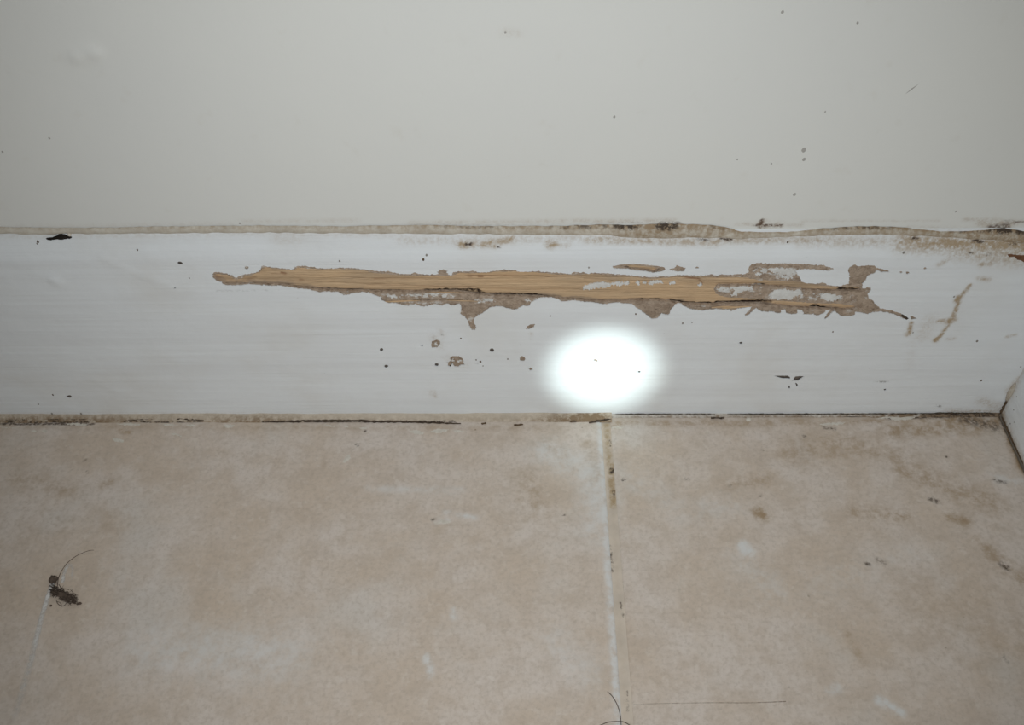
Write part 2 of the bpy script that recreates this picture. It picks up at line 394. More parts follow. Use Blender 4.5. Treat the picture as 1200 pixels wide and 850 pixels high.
patch('scuff_mark', [(a[0], a[1]), ((a[0]+b[0])/2+0.12, (a[1]+b[1])/2-0.15), (b[0], b[1]), ((a[0]+b[0])/2-0.15, (a[1]+b[1])/2+0.15)], wall_map, 0.12, WSPECK, wall, -0.4, 3, 0.3, 0.03)
def right_wall_map(u, v, off): return np.stack([np.full(u.shape, WALL_Y)*MM, u*MM, v*MM], -1)
wr, P2 = grid_mesh('wall_right', np.linspace(WALL_Y, -900, 30), np.concatenate([[0, 70], np.linspace(80, 1200, 40)]), right_wall_map, 0, WALL)
structure(wr, 'off-white painted wall of the right hand corner')
attr(wr.data, 'stain', np.zeros(len(P2))); attr(wr.data, 'dark', np.zeros(len(P2)))

# ------------------------------------------------------------------ skirting board with peeled paint
C1, C2, C3, C4 = (230, 290, 4.8), (430, 290, 4.8), (640, 290, 4.8), (840, 290, 4.8)
hole_px = (
 crop(*C1, [(88,150),(100,140),(130,140),(175,148),(205,160),(228,172),(245,162),(275,152),(320,146),(350,138),(362,115),(372,102),(400,108),(440,113),(500,120),(548,124),(560,108),(590,103),(630,108),(690,118),(750,120),(820,116),(890,117),(940,123)])
 + crop(*C2, [(0,125),(70,135),(100,135),(120,132),(150,142),(200,150),(255,150),(265,138),(290,148),(330,152),(380,152),(405,148),(395,138),(405,128),(430,125),(455,130),(450,140),(462,155),(475,158),(485,138),(510,135),(560,135),(600,130),(620,138),(670,140),(720,130),(770,125),(830,127),(860,135),(900,138),(960,135),(1000,138)])
 + crop(*C3, [(20,140),(60,142),(140,150),(155,138),(210,142),(235,150),(260,143),(330,145),(420,152),(480,158),(540,165),(600,168),(640,162),(700,165),(740,155),(830,158),(900,158),(930,152),(950,158)])
 + crop(*C4, [(0,155),(60,155),(110,150),(160,150),(178,140),(180,115),(195,95),(230,88),(290,92),(350,92),(420,92),(480,95),(540,98),(600,102),(640,115),(662,125),(640,133),(600,131),(550,127),(500,124),(460,127),(445,137),(455,152),(470,175),(480,195),(510,205),(560,205),(600,200),(620,210),(660,218),(700,218),(740,205),(748,180),(745,150),(735,130),(750,110),(775,98),(800,108),(840,100),(880,100),(900,112),(930,122),(965,130),(970,138),(930,140),(900,131),(880,150),(850,160),(835,185),(820,210),(818,232),(850,225),(868,228),(865,245),(850,260),(855,285),(880,300),(890,320),(920,345),(960,350),(1000,360),(1040,375),(1070,390),(1080,402),(1068,410),(1045,400),(1020,385),(980,373),(920,363),(880,368),(850,378),(810,368),(780,365),(775,385),(740,390),(700,388),(680,375),(665,357),(640,375),(625,395),(610,405),(605,395),(620,375),(640,353),(615,356),(600,375),(570,388),(545,378),(520,380),(490,378),(480,357),(455,352),(450,375),(420,378),(390,370),(385,352),(362,357),(360,370),(340,375),(310,362),(270,365),(235,355),(225,342),(205,357),(180,380),(155,393),(158,378),(185,352),(195,337),(150,342),(110,350),(80,360),(70,352),(10,350)])
 + crop(*C3, [(940,350),(880,357),(830,352),(800,345),(775,328),(760,318),(725,320),(708,345),(695,370),(690,382),(650,375),(635,385),(630,400),(605,405),(580,395),(560,375),(530,355),(505,335),(485,322),(440,318),(400,312),(350,318),(320,322),(270,313),(220,308),(160,300),(90,307),(70,292),(30,285)])
 + crop(*C2, [(985,284),(965,286),(950,300),(920,310),(915,330),(895,335),(880,325),(860,340),(830,355),(790,345),(760,335),(720,335),(690,340),(660,365),(620,385),(605,400),(600,420),(612,450),(610,468),(590,465),(575,440),(565,410),(550,390),(525,375),(530,350),(530,335),(520,318),(490,330),(450,318),(420,330),(390,320),(350,330),(310,335),(270,320),(235,330),(200,325),(160,315),(120,315),(85,300),(75,280),(50,275),(10,257)])
 + crop(*C1, [(930,255),(890,258),(860,268),(830,270),(800,255),(720,250),(690,257),(640,240),(560,230),(470,217),(410,218),(350,213),(300,210),(240,215),(170,216),(150,208),(145,198),(110,190),(95,175)]))
island_px = [
 crop(*C3, [(370,108),(400,100),(440,95),(490,92),(560,98),(620,105),(665,112),(675,125),(650,138),(600,145),(560,135),(510,132),(460,122),(410,122),(380,120)]),
 crop(*C3, [(690,122),(720,118),(735,100),(760,110),(785,118),(775,135),(740,138),(700,130)]),
 crop(420, 370, 4, [(340,140),(345,120),(365,114),(383,118),(382,135),(370,150),(345,152)]),
 crop(420, 370, 4, [(430,200),(440,190),(470,190),(490,202),(492,220),(498,232),(478,232),(468,242),(452,240),(440,225),(432,240),(418,236),(420,220),(432,212)]),
 crop(420, 370, 4, [(785,65),(790,52),(805,42),(828,40),(822,55),(800,65)]),
 crop(420, 370, 4, [(755,200),(765,190),(778,195),(784,205),(775,214),(758,212)]),
 crop(420, 370, 4, [(795,248),(806,243),(820,252),(806,258)]),
 crop(420, 370, 4, [(1100,208),(1110,202),(1118,208),(1126,214),(1118,218),(1108,212)]),
]
WING = (890, 420, 17.14)
bore_px = [
 crop(*WING, [(280,352),(380,352),(570,352),(612,380),(615,418),(560,410),(460,410),(400,392)]),
 crop(*WING, [(680,418),(720,368),(800,360),(905,363),(860,392),(810,432),(740,447),(690,437)]),
 crop(*WING, [(585,550),(615,560),(612,612),(580,600)]), crop(*WING, [(718,493),(752,505),(775,540),(745,580),(735,540)]),
 crop(*C4, [(1088,392),(1100,388),(1128,402),(1095,408)]),
]
for x, y, rx, ry in [(447, 410, 2.1, 2.0), (452.5, 429.3, 2.3, 2.0), (511.8, 427.5, 2.2, 1.8), (576.5, 410.7, 2.6, 2.4), (211, 308.5, 3.0, 1.8), (289, 313.8, 2.6, 2.0), (81, 465, 3.2, 1.7),
                     (868.3, 402, 2.0, 1.5), (1056, 319.3, 1.9, 1.4), (1063.5, 319.8, 2.2, 1.6), (1084, 314.5, 1.8, 1.4), (817, 314, 2.2, 1.2), (205, 337, 1.3, 1.2), (494.5, 405, 1.3, 1.1), (749, 436, 1.4, 1.1), (1037, 457, 1.3, 1.2)]:
    bore_px.append(blob_ring(x, y, rx, ry, 10, x*0.1, 0.35))
B = lambda ring, off=0.0: np.array([on_board(*p, off) for p in ring])
RES = -0.45; WOODZ = -1.35
hole = jag(jag(B(hole_px), 0.38, 0.26, 1.0, 1.0), 0.28, 0.30, 2.6, 2.0)
islands = [jag(B(r), 0.25, 0.24, 2.2, 5.0+i) for i, r in enumerate(island_px)]
bores = [jag(B(r), 0.25, 0.06, 2.0, 15.0+i) for i, r in enumerate(bore_px)]
X0 = -600.0
outer = np.array([(X0, 0.3), (-400, 0.3)] + [(x, 0.3+0.12*noise.noise(Vector((x*0.15, 0, 4)))) for x in np.arange(-398, -1, 1.5)] + [(0, 0.3)] + [(0, s) for s in np.arange(2, S_TOP, 1.2)] + [(0, S_TOP)] + [(x, S_TOP) for x in np.arange(-4, -598, -4.0)] + [(X0, S_TOP)])
gx, gs = np.meshgrid(np.arange(-410, -0.5, 1.5), np.concatenate([np.arange(1.5, ZC-4, 1.5), np.arange(ZC-4, S_TOP, 0.75)]))
pts = np.stack([gx.ravel(), gs.ravel()], -1)
pts = pts + np.random.uniform(-0.2, 0.2, pts.shape)*np.array([1, 0.5])
gx, gs = np.meshgrid(np.arange(-60, -0.4, 0.75), np.arange(24, 78, 0.75)); p2 = np.stack([gx.ravel(), gs.ravel()], -1)+np.random.uniform(-0.1, 0.1, (gx.size, 2))
gx, gs = np.meshgrid(np.arange(-590, -410, 12), np.concatenate([np.arange(6, 72, 8.0), np.arange(ZC-4, S_TOP, 0.9)])); p3 = np.stack([gx.ravel(), gs.ravel()], -1)
pts = np.vstack([pts, p2, p3])
P, Fa, bd = sheet(outer, [hole]+islands+bores, pts)
fr = np.array([0.16*noise.noise(Vector((p[0]*0.018, p[1]*0.05, 2.0)))+0.07*noise.noise(Vector((p[0]*0.05, p[1]*0.22, 7.0))) for p in P])
for (q, r, h) in [((62, 328), 1.9, 0.45), ((68, 331), 1.5, 0.4), ((497, 440), 1.3, 0.12), ((180, 331), 3.5, 0.18), ((200, 335), 3.5, 0.2), ((225, 338), 3.0, 0.15), ((508, 461), 1.6, 0.15)]:
    fr = fr + h*np.exp(-(np.linalg.norm(P-np.array(on_board(*q)), axis=1)/r)**2)
for line, w, h in [([(120, 302), (135, 310), (165, 322), (200, 334)], 5, 0.16), ([(110, 444), (128, 456), (150, 462)], 4, 0.14), ([(60, 468), (130, 467), (300, 465)], 2.5, 0.1), ([(420, 425), (600, 431)], 2.5, 0.10), ([(470, 445), (640, 452)], 2.5, 0.1), ([(940, 446), (1100, 449)], 2.0, -0.22), ([(1050, 450), (1150, 450)], 3, 0.15)]:
    fr = fr + h*np.exp(-(seg_dist(P, [on_board(*q) for q in line])/(w/3.1))**2)
board, nP, bi = solid('baseboard_back', P, Fa, bd, board_map, fr, -0.32, PAINT)
structure(board, 'white painted wooden skirting board with a long termite-eaten strip')
B_ST = [([(0, 277), (300, 275), (600, 277)], 4, 0.22), ([(470, 282), (600, 281), (680, 279)], 7, 0.3), ([(540, 287), (556, 286)], 5, 0.75), ([(566, 287), (600, 280)], 4.5, 0.7), ([(580, 289), (582, 287)], 3, 0.8),
        ([(644, 286.5), (648, 287)], 5.5, 0.75), ([(648, 287), (664, 289)], 2.5, 0.5), ([(322, 280), (350, 281)], 8, 0.22), ([(690, 281), (840, 284)], 6, 0.5), ([(650, 287), (666, 289)], 4, 0.4), ([(840, 282), (960, 281)], 5, 0.5),
        ([(940, 282), (1080, 284)], 9, 0.38), ([(1060, 283), (1200, 290)], 14, 0.62), ([(1120, 292), (1200, 302)], 15, 0.5), ([(1105, 284), (1200, 289)], 8, 0.85), ([(1068, 279), (1075, 281)], 4, 0.7),
        ([(1137, 334), (1125, 349), (1116, 375), (1098, 399)], 2.6, 0.8), ([(1124, 349), (1122, 352)], 4, 1.0), ([(1116, 375), (1112, 377)], 5, 0.9), ([(1100, 377), (1106, 376)], 3, 0.7), ([(1098, 397), (1097, 399)], 3.5, 1.0),
        ([(1150, 310), (1162, 308)], 5, 0.5), ([(1148, 326), (1158, 328)], 4, 0.5), ([(1100, 310), (1110, 305)], 4, 0.4), ([(1065, 392), (1068, 378)], 2.6, 0.85), ([(1064, 393), (1061, 392)], 2.6, 0.6),
        ([(1080, 395), (1090, 375)], 12, 0.25), ([(1070, 400), (1066, 430)], 8, 0.14), ([(1110, 398), (1118, 397)], 3, 0.35), ([(1180, 395), (1190, 393)], 3, 0.4), ([(1150, 470), (1172, 478)], 9, 0.35), ([(1183, 458), (1196, 444)], 6, 0.5), ([(1110, 481), (1170, 483)], 4, 0.45),
        ([(507, 459), (509, 464)], 4, 0.4), ([(514, 385), (520, 394)], 3.5, 0.3), ([(508, 396), (516, 406)], 7, 0.28), ([(525, 420), (545, 428)], 9, 0.22), ([(0, 484), (600, 485)], 2.0, 0.2), ([(622, 390), (623, 398)], 1.5, 0.35), ([(0, 442), (20, 444)], 5, 0.15)]
B_DK = [([(546, 286), (553, 286)], 1.8, 0.9), ([(580, 288.5), (583, 289.5)], 1.8, 0.8), ([(820, 279), (828, 280)], 2.5, 0.7), ([(846, 279), (856, 281)], 2.5, 0.7), ([(912, 281), (914, 281)], 1.4, 0.5), ([(505, 395), (509, 394)], 1.5, 0.5), ([(514, 387), (518, 393)], 1.2, 0.4),
        ([(945, 302.5), (960, 303)], 1.0, 0.6), ([(1070, 279), (1074, 280)], 2.0, 0.7), ([(1140, 282), (1150, 283)], 2.4, 0.8), ([(1182, 285), (1188, 286)], 2.5, 0.6), ([(1136, 297), (1139, 297)], 1.6, 0.8), ([(1157, 297), (1160, 298)], 1.6, 0.6), ([(1070, 463), (1150, 480)], 1.2, 0.0),
        ([(925, 445.5), (948, 446), (990, 447)], 0.9, 0.5), ([(1020, 447), (1070, 450)], 1.0, 0.4), ([(1088, 474), (1112, 478)], 1.3, 0.5), ([(330, 340), (250, 341)], 0.8, 0.25), ([(500, 424.5), (560, 426)], 0.9, 0.3), ([(590, 420), (602, 421)], 0.9, 0.4)]
def both(vals): return np.concatenate([vals, np.repeat(vals[bi], 2)])
attr(board.data, 'stain', both(field(P, B_ST, on_prof))); attr(board.data, 'dark', both(field(P, B_DK, on_prof)))

# timber behind the paint film: deep backing, mud residue sheet, carved wood
ob, Pc = grid_mesh('board_core', np.linspace(X0, -0.5, 60), np.linspace(0.6, ZC-1, 10), board_map, -6.0, CORE, board)
wood_px = (
 crop(*C1, [(110,150),(170,156),(225,182),(300,158),(360,140),(375,112),(440,120),(550,130),(570,112),(690,124),(830,122),(940,129)])
 + crop(*C2, [(10,138),(60,146),(100,148),(200,158),(330,160),(400,160),(480,164),(520,142),(620,146),(720,138),(830,134),(960,142)])
 + crop(*C3, [(10,148),(140,156),(260,150),(420,160),(600,176),(740,165),(900,166),(950,168)])
 + crop(*C4, [(60,166),(150,168),(240,185),(380,190),(470,196),(560,212),(700,226),(760,217),(800,225),(812,240),(790,248),(650,245),(500,239),(380,226),(240,216),(120,214),(10,216)])
 + crop(*C3, [(955,225),(945,240),(955,260),(985,272)])
 + crop(*C4, [(40,280),(150,285),(300,298),(430,305),(560,315),(700,318),(775,330),(780,346),(720,350),(600,349),(560,343),(450,338),(330,325),(250,318),(10,318)])
 + crop(*C3, [(940,324),(760,318),(650,300),(470,297),(430,304),(200,299),(10,283)])
 + crop(*C2, [(960,279),(860,276),(700,274),(640,267),(500,250),(330,250),(10,249)])
 + crop(*C1, [(940,248),(830,245),(690,238),(560,227),(470,210),(380,205),(290,205),(220,206),(160,206),(120,188),(98,170)]))
wood_ring = jag(B(wood_px, RES), 0.45, 0.2, 0.8, 31.0)
wood2 = jag(B(crop(*C3, [(430,106),(500,100),(600,110),(645,122),(605,137),(540,127),(470,118)]), RES), 0.4, 0.15, 1.0, 33.0)
cracks = [  # polyline (px), half width mm, depth mm, darkness (dirt plus painted slot shade)
 (crop(*C2, [(330,247),(420,244),(500,243),(580,250),(640,261),(700,266),(760,266),(860,269),(950,273),(1000,280)]), 0.50, 5.0, 1.0),
 (crop(*C2, [(560,240),(620,244),(650,256)]), 0.4, 1.5, 0.6),
 (crop(*C1, [(560,222),(700,233),(900,240),(1200,244)])+crop(*C2, [(330,247)]), 0.22, 2.0, 0.65),
 (crop(*C1, [(280,206),(320,200),(380,205),(470,206),(520,212)]), 0.2, 1.0, 0.5),
 (crop(*C3, [(10,281),(200,294),(430,300)]), 0.2, 1.0, 0.35),
 (crop(*C3, [(470,293),(560,294),(650,296)]), 0.35, 3.0, 0.9),
 (crop(*C3, [(690,300),(760,313),(850,317),(940,319),(1080,322),(1200,312)]), 0.38, 4.0, 1.0),
 (crop(*C4, [(0,312),(150,308),(300,303)]), 0.40, 4.0, 1.0), (crop(*C4, [(330,328),(450,338)]), 0.28, 3.0, 0.9), (crop(*C4, [(540,336),(575,345),(600,347)]), 0.6, 5.0, 1.0), (crop(*C4, [(600,346),(680,347),(760,350)]), 0.32, 3.0, 0.9),
 (crop(*C4, [(480,235),(650,242),(805,243)]), 0.25, 2.5, 0.85), (crop(*C4, [(690,236),(800,240)]), 0.4, 2.5, 0.9), (crop(*C4, [(220,212),(260,213)]), 0.4, 2.0, 0.8), (crop(*C4, [(240,178),(390,188)]), 0.2, 0.8, 0.2),
]
seams = [(crop(*C2, [(560,160),(650,163),(760,158),(900,160),(1060,164),(1200,163)])+crop(*C3, [(210,172)]), 0.16, 0.5, 0.8), (crop(*C2, [(0,215),(200,216),(400,222),(600,226)]), 0.16, 0.4, 0.6), (crop(*C2, [(40,180),(160,180),(320,180)]), 0.3, 0.3, 0.5),
         (crop(*C3, [(0,170),(160,168),(220,176),(430,192),(560,190),(740,182)]), 0.2, 0.5, 0.55), (crop(*C3, [(420,155),(560,175),(760,168),(860,180),(880,205)]), 0.3, 0.4, 0.7), (crop(*C1, [(380,185),(600,192),(900,205),(1200,212)]), 0.18, 0.35, 0.35), (crop(*C1, [(420,150),(700,160),(1010,180),(1200,182)]), 0.22, 0.3, 0.3),
         (crop(*C3, [(215,165),(218,200)]), 0.25, 0.4, 0.5), (crop(*C2, [(620,230),(900,235),(1200,236)]), 0.25, 0.25, 0.35), (crop(*C1, [(480,145),(500,150)]), 0.5, 0.3, 0.7), (crop(*C1, [(580,185),(600,188)]), 0.5, 0.3, 0.6), (crop(*C1, [(100,160),(230,190),(330,170)]), 0.9, 0.1, 0.45), (crop(*C2, [(570,163),(585,163)]), 0.5, 0.2, 0.7), (crop(*C2, [(630,163),(650,163)]), 0.5, 0.2, 0.7)]
lo, hi = hole.min(0)-3, hole.max(0)+3
us = np.arange(lo[0], hi[0], 0.5); vs = np.arange(lo[1], hi[1], 0.3)
U, Vv = np.meshgrid(us, vs); WPt = np.stack([U.ravel(), Vv.ravel()], -1)
dep = np.array([WOODZ + 0.30*noise.noise(Vector((p[0]*0.03, p[1]*0.55, 1.0))) + 0.13*noise.noise(Vector((p[0]*0.06, p[1]*2.2, 5.0))) for p in WPt])
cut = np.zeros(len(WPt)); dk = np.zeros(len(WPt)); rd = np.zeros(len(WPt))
for k, (line, w, d, dirt) in enumerate(cracks):
    L = [on_board(*p, WOODZ) for p in line]
    wob = np.array([0.0]); dd = seg_dist(WPt, L); w2 = w*1.25
    near = dd < 4*w2
    nz = np.array([noise.noise(Vector((p[0]*0.7, p[1]*0.4, 11.0+k))) for p in WPt[near]])
    dn = dd[near]+nz*w*0.9; f = np.exp(-np.clip(dn/w2, 0, None)**3)
    cut[near] = np.maximum(cut[near], d*f); dk[near] = np.maximum(dk[near], dirt*np.exp(-np.clip(dn/(w2*1.25), 0, None)**2))  # crack colour darkened for soiling plus painted-in shade of the slot
for line, w, d, red in seams:
    L = [on_board(*p, WOODZ) for p in line]; dd = seg_dist(WPt, L); f = np.exp(-(dd/(w*1.2))**2)
    cut = np.maximum(cut, d*f); rd = np.maximum(rd, red*f)
dep = np.maximum(dep-cut, -5.8)
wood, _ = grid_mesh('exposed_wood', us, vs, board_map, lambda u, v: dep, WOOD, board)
wood['label'] = 'bare tan wood with long grain and dark cracks'
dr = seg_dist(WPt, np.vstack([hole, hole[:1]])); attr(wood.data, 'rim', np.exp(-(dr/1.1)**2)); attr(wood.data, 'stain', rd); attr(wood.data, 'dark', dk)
ro = np.array([(x, lo[1]+0.4) for x in np.arange(lo[0]+0.4, hi[0]-1, 2)]+[(hi[0]-0.5, lo[1]+0.4)]+[(hi[0]-0.5, hi[1]-0.6)]+[(x, hi[1]-0.6) for x in np.arange(hi[0]-2, lo[0], -2)])
gx, gs = np.meshgrid(np.arange(lo[0], hi[0], 0.75), np.arange(lo[1], hi[1], 0.6)); pp = np.stack([gx.ravel(), gs.ravel()], -1)+np.random.uniform(-0.15, 0.15, (gx.size, 2))
tear = jag(B(crop(*C2, [(130,303),(220,297),(300,292),(450,286),(520,292),(610,302),(520,300),(450,295),(310,299),(220,305)]), RES), 0.4, 0.06, 1, 40.)
P, Fa, bd = sheet(ro, [wood_ring, wood2, tear], pp)
fr = RES+np.array([0.24*noise.fractal(Vector((p[0]*0.5, p[1]*0.6, 3.0)), 0.6, 2.0, 3) for p in P])
res, _, _ = solid('mud_residue', P, Fa, bd, board_map, np.minimum(fr, -0.15), -1.6, MUD, board)
PALE_PX = [(crop(*C3, [(970,240),(1040,235),(1190,230)]), 5, 0.75), (crop(*C4, [(310,265),(470,260)]), 7, 0.8), (crop(*C4, [(580,280),(690,285)]), 6, 0.8), (crop(*C4, [(230,130),(300,130),(440,140)]), 6, 0.7), (crop(*C4, [(350,165),(420,175)]), 4, 0.7), (crop(*C4, [(520,285),(540,270)]), 6, 0.5), (crop(*C2, [(90,275),(300,270),(480,272)]), 4, 0.55), (crop(*C2, [(620,300),(720,300)]), 5, 0.5), (crop(*C2, [(900,300),(950,292)]), 4, 0.6), (crop(*C2, [(200,310),(420,312)]), 3, 0.4), (crop(*C4, [(760,270),(770,300)]), 5, 0.4)]
pv = field(P, PALE_PX, lambda x, y: on_board(x, y, RES)); rbi = sorted({i for e in bd for i in e}); attr(res.data, 'pale', np.concatenate([pv, np.repeat(pv[rbi], 2)]))
res['label'] = 'grey-brown crumbly residue under the torn paint'
for i, r in enumerate(island_px[2:]):
    q = B(r); c = q.mean(0); q = c+(q-c)*1.35
    patch('mud_plug', q, lambda u, v, o: board_map(u, v, o-0.45), 0.12, MUD_PLAIN, board, -1.5, 50+i, 0.4, 0.1, 0.6, None, 0.08)
flakes = [crop(*C3, [(205,235),(215,215),(240,208),(280,205),(320,195),(350,205),(400,198),(440,200),(470,195),(460,212),(420,218),(380,212),(330,228),(290,228),(240,238)]),
 crop(*C3, [(500,203),(515,196),(532,200),(520,210)]), crop(*C3, [(572,210),(600,190),(640,188),(662,205),(620,200),(590,213)]), crop(*C3, [(688,202),(725,192),(730,205),(700,208)]), crop(*C3, [(540,200),(560,197),(565,206),(548,208)]), crop(*C3, [(855,212),(868,203),(880,212),(866,220)]),
 crop(*C4, [(100,235),(140,220),(200,222),(205,240),(170,238),(140,250),(110,275),(75,272),(100,255)]), crop(*C4, [(0,240),(30,228),(60,226),(40,240),(10,250)]),
 crop(*C4, [(305,265),(330,240),(380,238),(430,243),(475,248),(478,270),(440,275),(410,298),(380,290),(350,295),(310,285)]),
 crop(*C4, [(575,270),(620,260),(670,270),(690,290),(650,305),(620,300),(590,285)]), crop(*C4, [(290,125),(330,118),(390,122),(440,128),(440,145),(410,155),(380,150),(310,140)]), crop(*C4, [(360,165),(400,170),(410,180),(370,178)]),
 crop(*C4, [(215,150),(240,142),(255,152),(230,160)]), crop(*C2, [(620,308),(636,303),(642,314),(625,316)]), crop(*C2, [(893,300),(910,292),(915,303),(900,310)]), crop(*C2, [(130,275),(160,268),(170,280),(145,287)]), crop(*C2, [(690,300),(712,292),(708,306)]), crop(*C2, [(350,263),(400,261),(380,269)]), crop(*C4, [(855,275),(870,272),(878,295),(862,296)]), crop(420, 370, 4, [(355,128),(368,124),(374,136),(362,142)]), crop(420, 370, 4, [(462,214),(478,208),(482,216),(466,222)]), crop(420, 370, 4, [(436,206),(444,203),(450,212),(440,214)])]
for i, r in enumerate(flakes):
    off = -1.15 if i < 6 else -0.42
    patch('paint_flake', B(r, off+0.25), lambda u, v, o, off=off: board_map(u, v, o+off), 0.28, FLAKE, board, -0.4, 60+i, 0.22, 0.75, 0.35, 0.45, 0.15, 1.7)
PLUG = mat_plain('bore_plug_shade', (0.20, 0.165, 0.14), (0.12, 0.10, 0.085), 900, 0.95)  # dark discs added behind the bores to paint their shaded inside
for i, r in enumerate(bore_px):
    q = B(r); c = q.mean(0); patch('bore_shade_plug', c+(q-c)*1.25, lambda u, v, o: board_map(u, v, o-0.75), 0.1, PLUG, board, -0.6, 130+i, 0.35, 0.05, 0.5, None, 0.1)
# loose splinters and mud crust sitting in the wound
for i, (line, w) in enumerate([(crop(*C2, [(100,306),(180,303),(300,298)]), 0.35), (crop(*C2, [(450,297),(540,300),(620,303)]), 0.3), (crop(*C3, [(800,332),(860,340),(930,343)]), 0.45), (crop(*C3, [(930,338),(1010,334),(1090,336)]), 0.4), (crop(*C4, [(30,345),(110,336),(190,332)]), 0.4), (crop(*C2, [(330,256),(450,254),(560,258)]), 0.25)]):
    L = smooth_line([board_map(np.array(q[0]), np.array(q[1]), -0.25) for q in [on_board(*p, -0.25) for p in line]], 9)
    tube('wood_splinter', L, w*MM, WOOD if i != 2 else MUD_PLAIN, board, 5, lambda t: 0.25+1.2*min(t, 1-t)+0.15)
for i, r in enumerate([crop(*C3, [(490,300),(560,302),(650,300),(720,312),(700,335),(690,370),(640,372),(605,395),(560,365),(520,335)]), crop(*C4, [(790,250),(840,245),(860,290),(890,330),(910,350),(850,365),(800,350),(785,300)]), crop(*C2, [(530,330),(600,320),(680,330),(640,365),(600,390),(560,385),(535,360)]), crop(*C4, [(755,120),(800,112),(870,108),(860,140),(830,170),(810,205),(765,200)])]):
    patch('mud_crust', B(r, -0.3), lambda u, v, o: board_map(u, v, o-0.45), 0.32, MUD_PLAIN if i != 1 else MUD, board, -0.2, 90+i, 0.4, 0.3, 0.6, 0.6, 0.2)
sr = B(crop(*C4, [(1040,374),(1060,380),(1078,396),(1076,410),(1058,404),(1040,390)]), -0.2)
patch('dark_crack_patch', sr, lambda u, v, o: board_map(u, v, o-0.25), 0.15, DIRT, board, -0.3, 99, 0.3, 0.1)  # black patch drawn over the end of the crack
rr = np.array([on_prof(*p) for p in crop(1080, 240, 10, [(1000,580),(1040,575),(1100,585),(1160,592),(1230,590),(1230,690),(1180,660),(1120,640),(1090,608),(1020,608)])])
rust = patch('rust_chip', rr, board_map, 0.25, RUST, board, -0.3, 101, 0.35, 0.15)
for i, (x, y, r) in enumerate([(44.5, 283.5, 1.3), (43.5, 285.5, 0.9), (115, 273, 0.9), (161, 293, 1.0), (222, 326, 0.8), (398, 306, 1.0), (496, 304.5, 1.4), (500, 299, 1.1), (690, 313.5, 0.9), (923, 284, 1.0), (1059, 296, 1.3), (645, 370.5, 1.0), (745, 368, 1.0), (800, 379, 1.4), (811, 378, 1.0), (62, 463, 1.0), (61, 485, 1.2), (95, 485, 1.2), (45, 474, 0.8), (1070, 390, 0.8), (1118, 348, 0.9), (563, 424, 1.2), (558, 422, 0.9), (566, 429, 0.9), (540, 397, 0.9), (595, 421, 1.0), (933, 485, 1.0), (1150, 446, 1.2), (1196, 430, 1.0), (1145, 400, 1.3), (976, 389, 0.8)]):
    c = on_prof(x, y); patch('dirt_speck', blob_ring(c[0], c[1], r/3.1, r/2.4, 8, i*0.7), board_map, 0.15, SPECK if i % 3 else BROWNDIRT, board, -0.25, i, 0.25, 0.04, 0.8)

# stained bead of filler where skirting meets wall
up = [(-40,266),(0,266),(60,266.5),(100,267),(150,266),(200,265),(300,264),(400,265),(500,263.5),(600,265),(650,264.5),(700,263),(737,263.5),(775,262),(812,262.5),(835,264),(850,266),(870,270),(890,271),(912,271),(935,270.3),(962,267.5),(1000,265.3),(1025,264.7),(1050,265.8),(1075,267.8),(1105,270),(1125,269.5),(1150,268.5),(1175,266),(1185,267),(1200,269),(1240,268)]
dn = [(-40,275),(0,275),(100,274.5),(200,274),(300,273),(400,274),(500,275),(600,276),(700,276.5),(737,280),(775,281),(812,280),(850,280),(870,281),(912,279),(950,277),(1025,276),(1075,277),(1105,279),(1150,282),(1200,287),(1240,288)]
UPW = np.array([on_wall(*p) for p in up]); DNB = np.array([on_prof(*p) for p in dn])
xs = np.concatenate([np.arange(-595, -400, 6.0), np.arange(-400, WALL_Y, 0.8)]); nsec = 9
V, CP = [], []
for x in xs:
    zu = np.interp(x, UPW[:, 0], UPW[:, 1])+0.25*noise.noise(Vector((x*0.35, 0, 1.5))); sl = np.interp(x, DNB[:, 0], DNB[:, 1])+0.35*noise.noise(Vector((x*0.3, 3, 1.5)))
    y, z, a = prof(sl); a0 = np.array([y, z]); a1 = np.array([WALL_Y-0.15, zu])
    for k in range(nsec):
        t = k/(nsec-1); p = a0*(1-t)+a1*t; n = np.array([-(a1-a0)[1], (a1-a0)[0]]); n = n/(np.linalg.norm(n)+1e-9)
        if n[0] > 0: n = -n
        h = 0.55*math.sin(math.pi*t)**0.6 + (0.12*noise.noise(Vector((x*0.8, t*2, 6.0))) if 0 < k < nsec-1 else 0)
        q = p+n*h + (np.array([0.5, -0.1]) if k in (0,) else 0)
        V.append((x*MM, q[0]*MM, q[1]*MM)); CP.append((x, t))
Fc = [(i*nsec+k, (i+1)*nsec+k, (i+1)*nsec+k+1, i*nsec+k+1) for i in range(len(xs)-1) for k in range(nsec-1)]
bead = link('filler_bead', mesh('filler_bead', V, Fc), CAULK_TOP, board); bead['label'] = 'brown-stained filler bead along the wall joint'
CP = np.array(CP); xpx = np.interp(CP[:, 0], [on_wall(0, 270)[0], on_wall(1200, 270)[0]], [0, 1200])
prof_st = np.interp(xpx, [0, 150, 250, 320, 420, 520, 650, 720, 750, 775, 800, 850, 880, 950, 1020, 1060, 1100, 1150, 1180, 1200], [.34, .38, .42, .42, .45, .5, .55, .62, .8, .85, .7, .75, .62, .6, .68, .7, .75, .85, .95, .9])
edge = np.clip((CP[:, 1]-0.62)/0.38, 0, 1)
attr(bead.data, 'stain', prof_st*(0.72+0.45*edge))
dkx = np.zeros(len(CP))
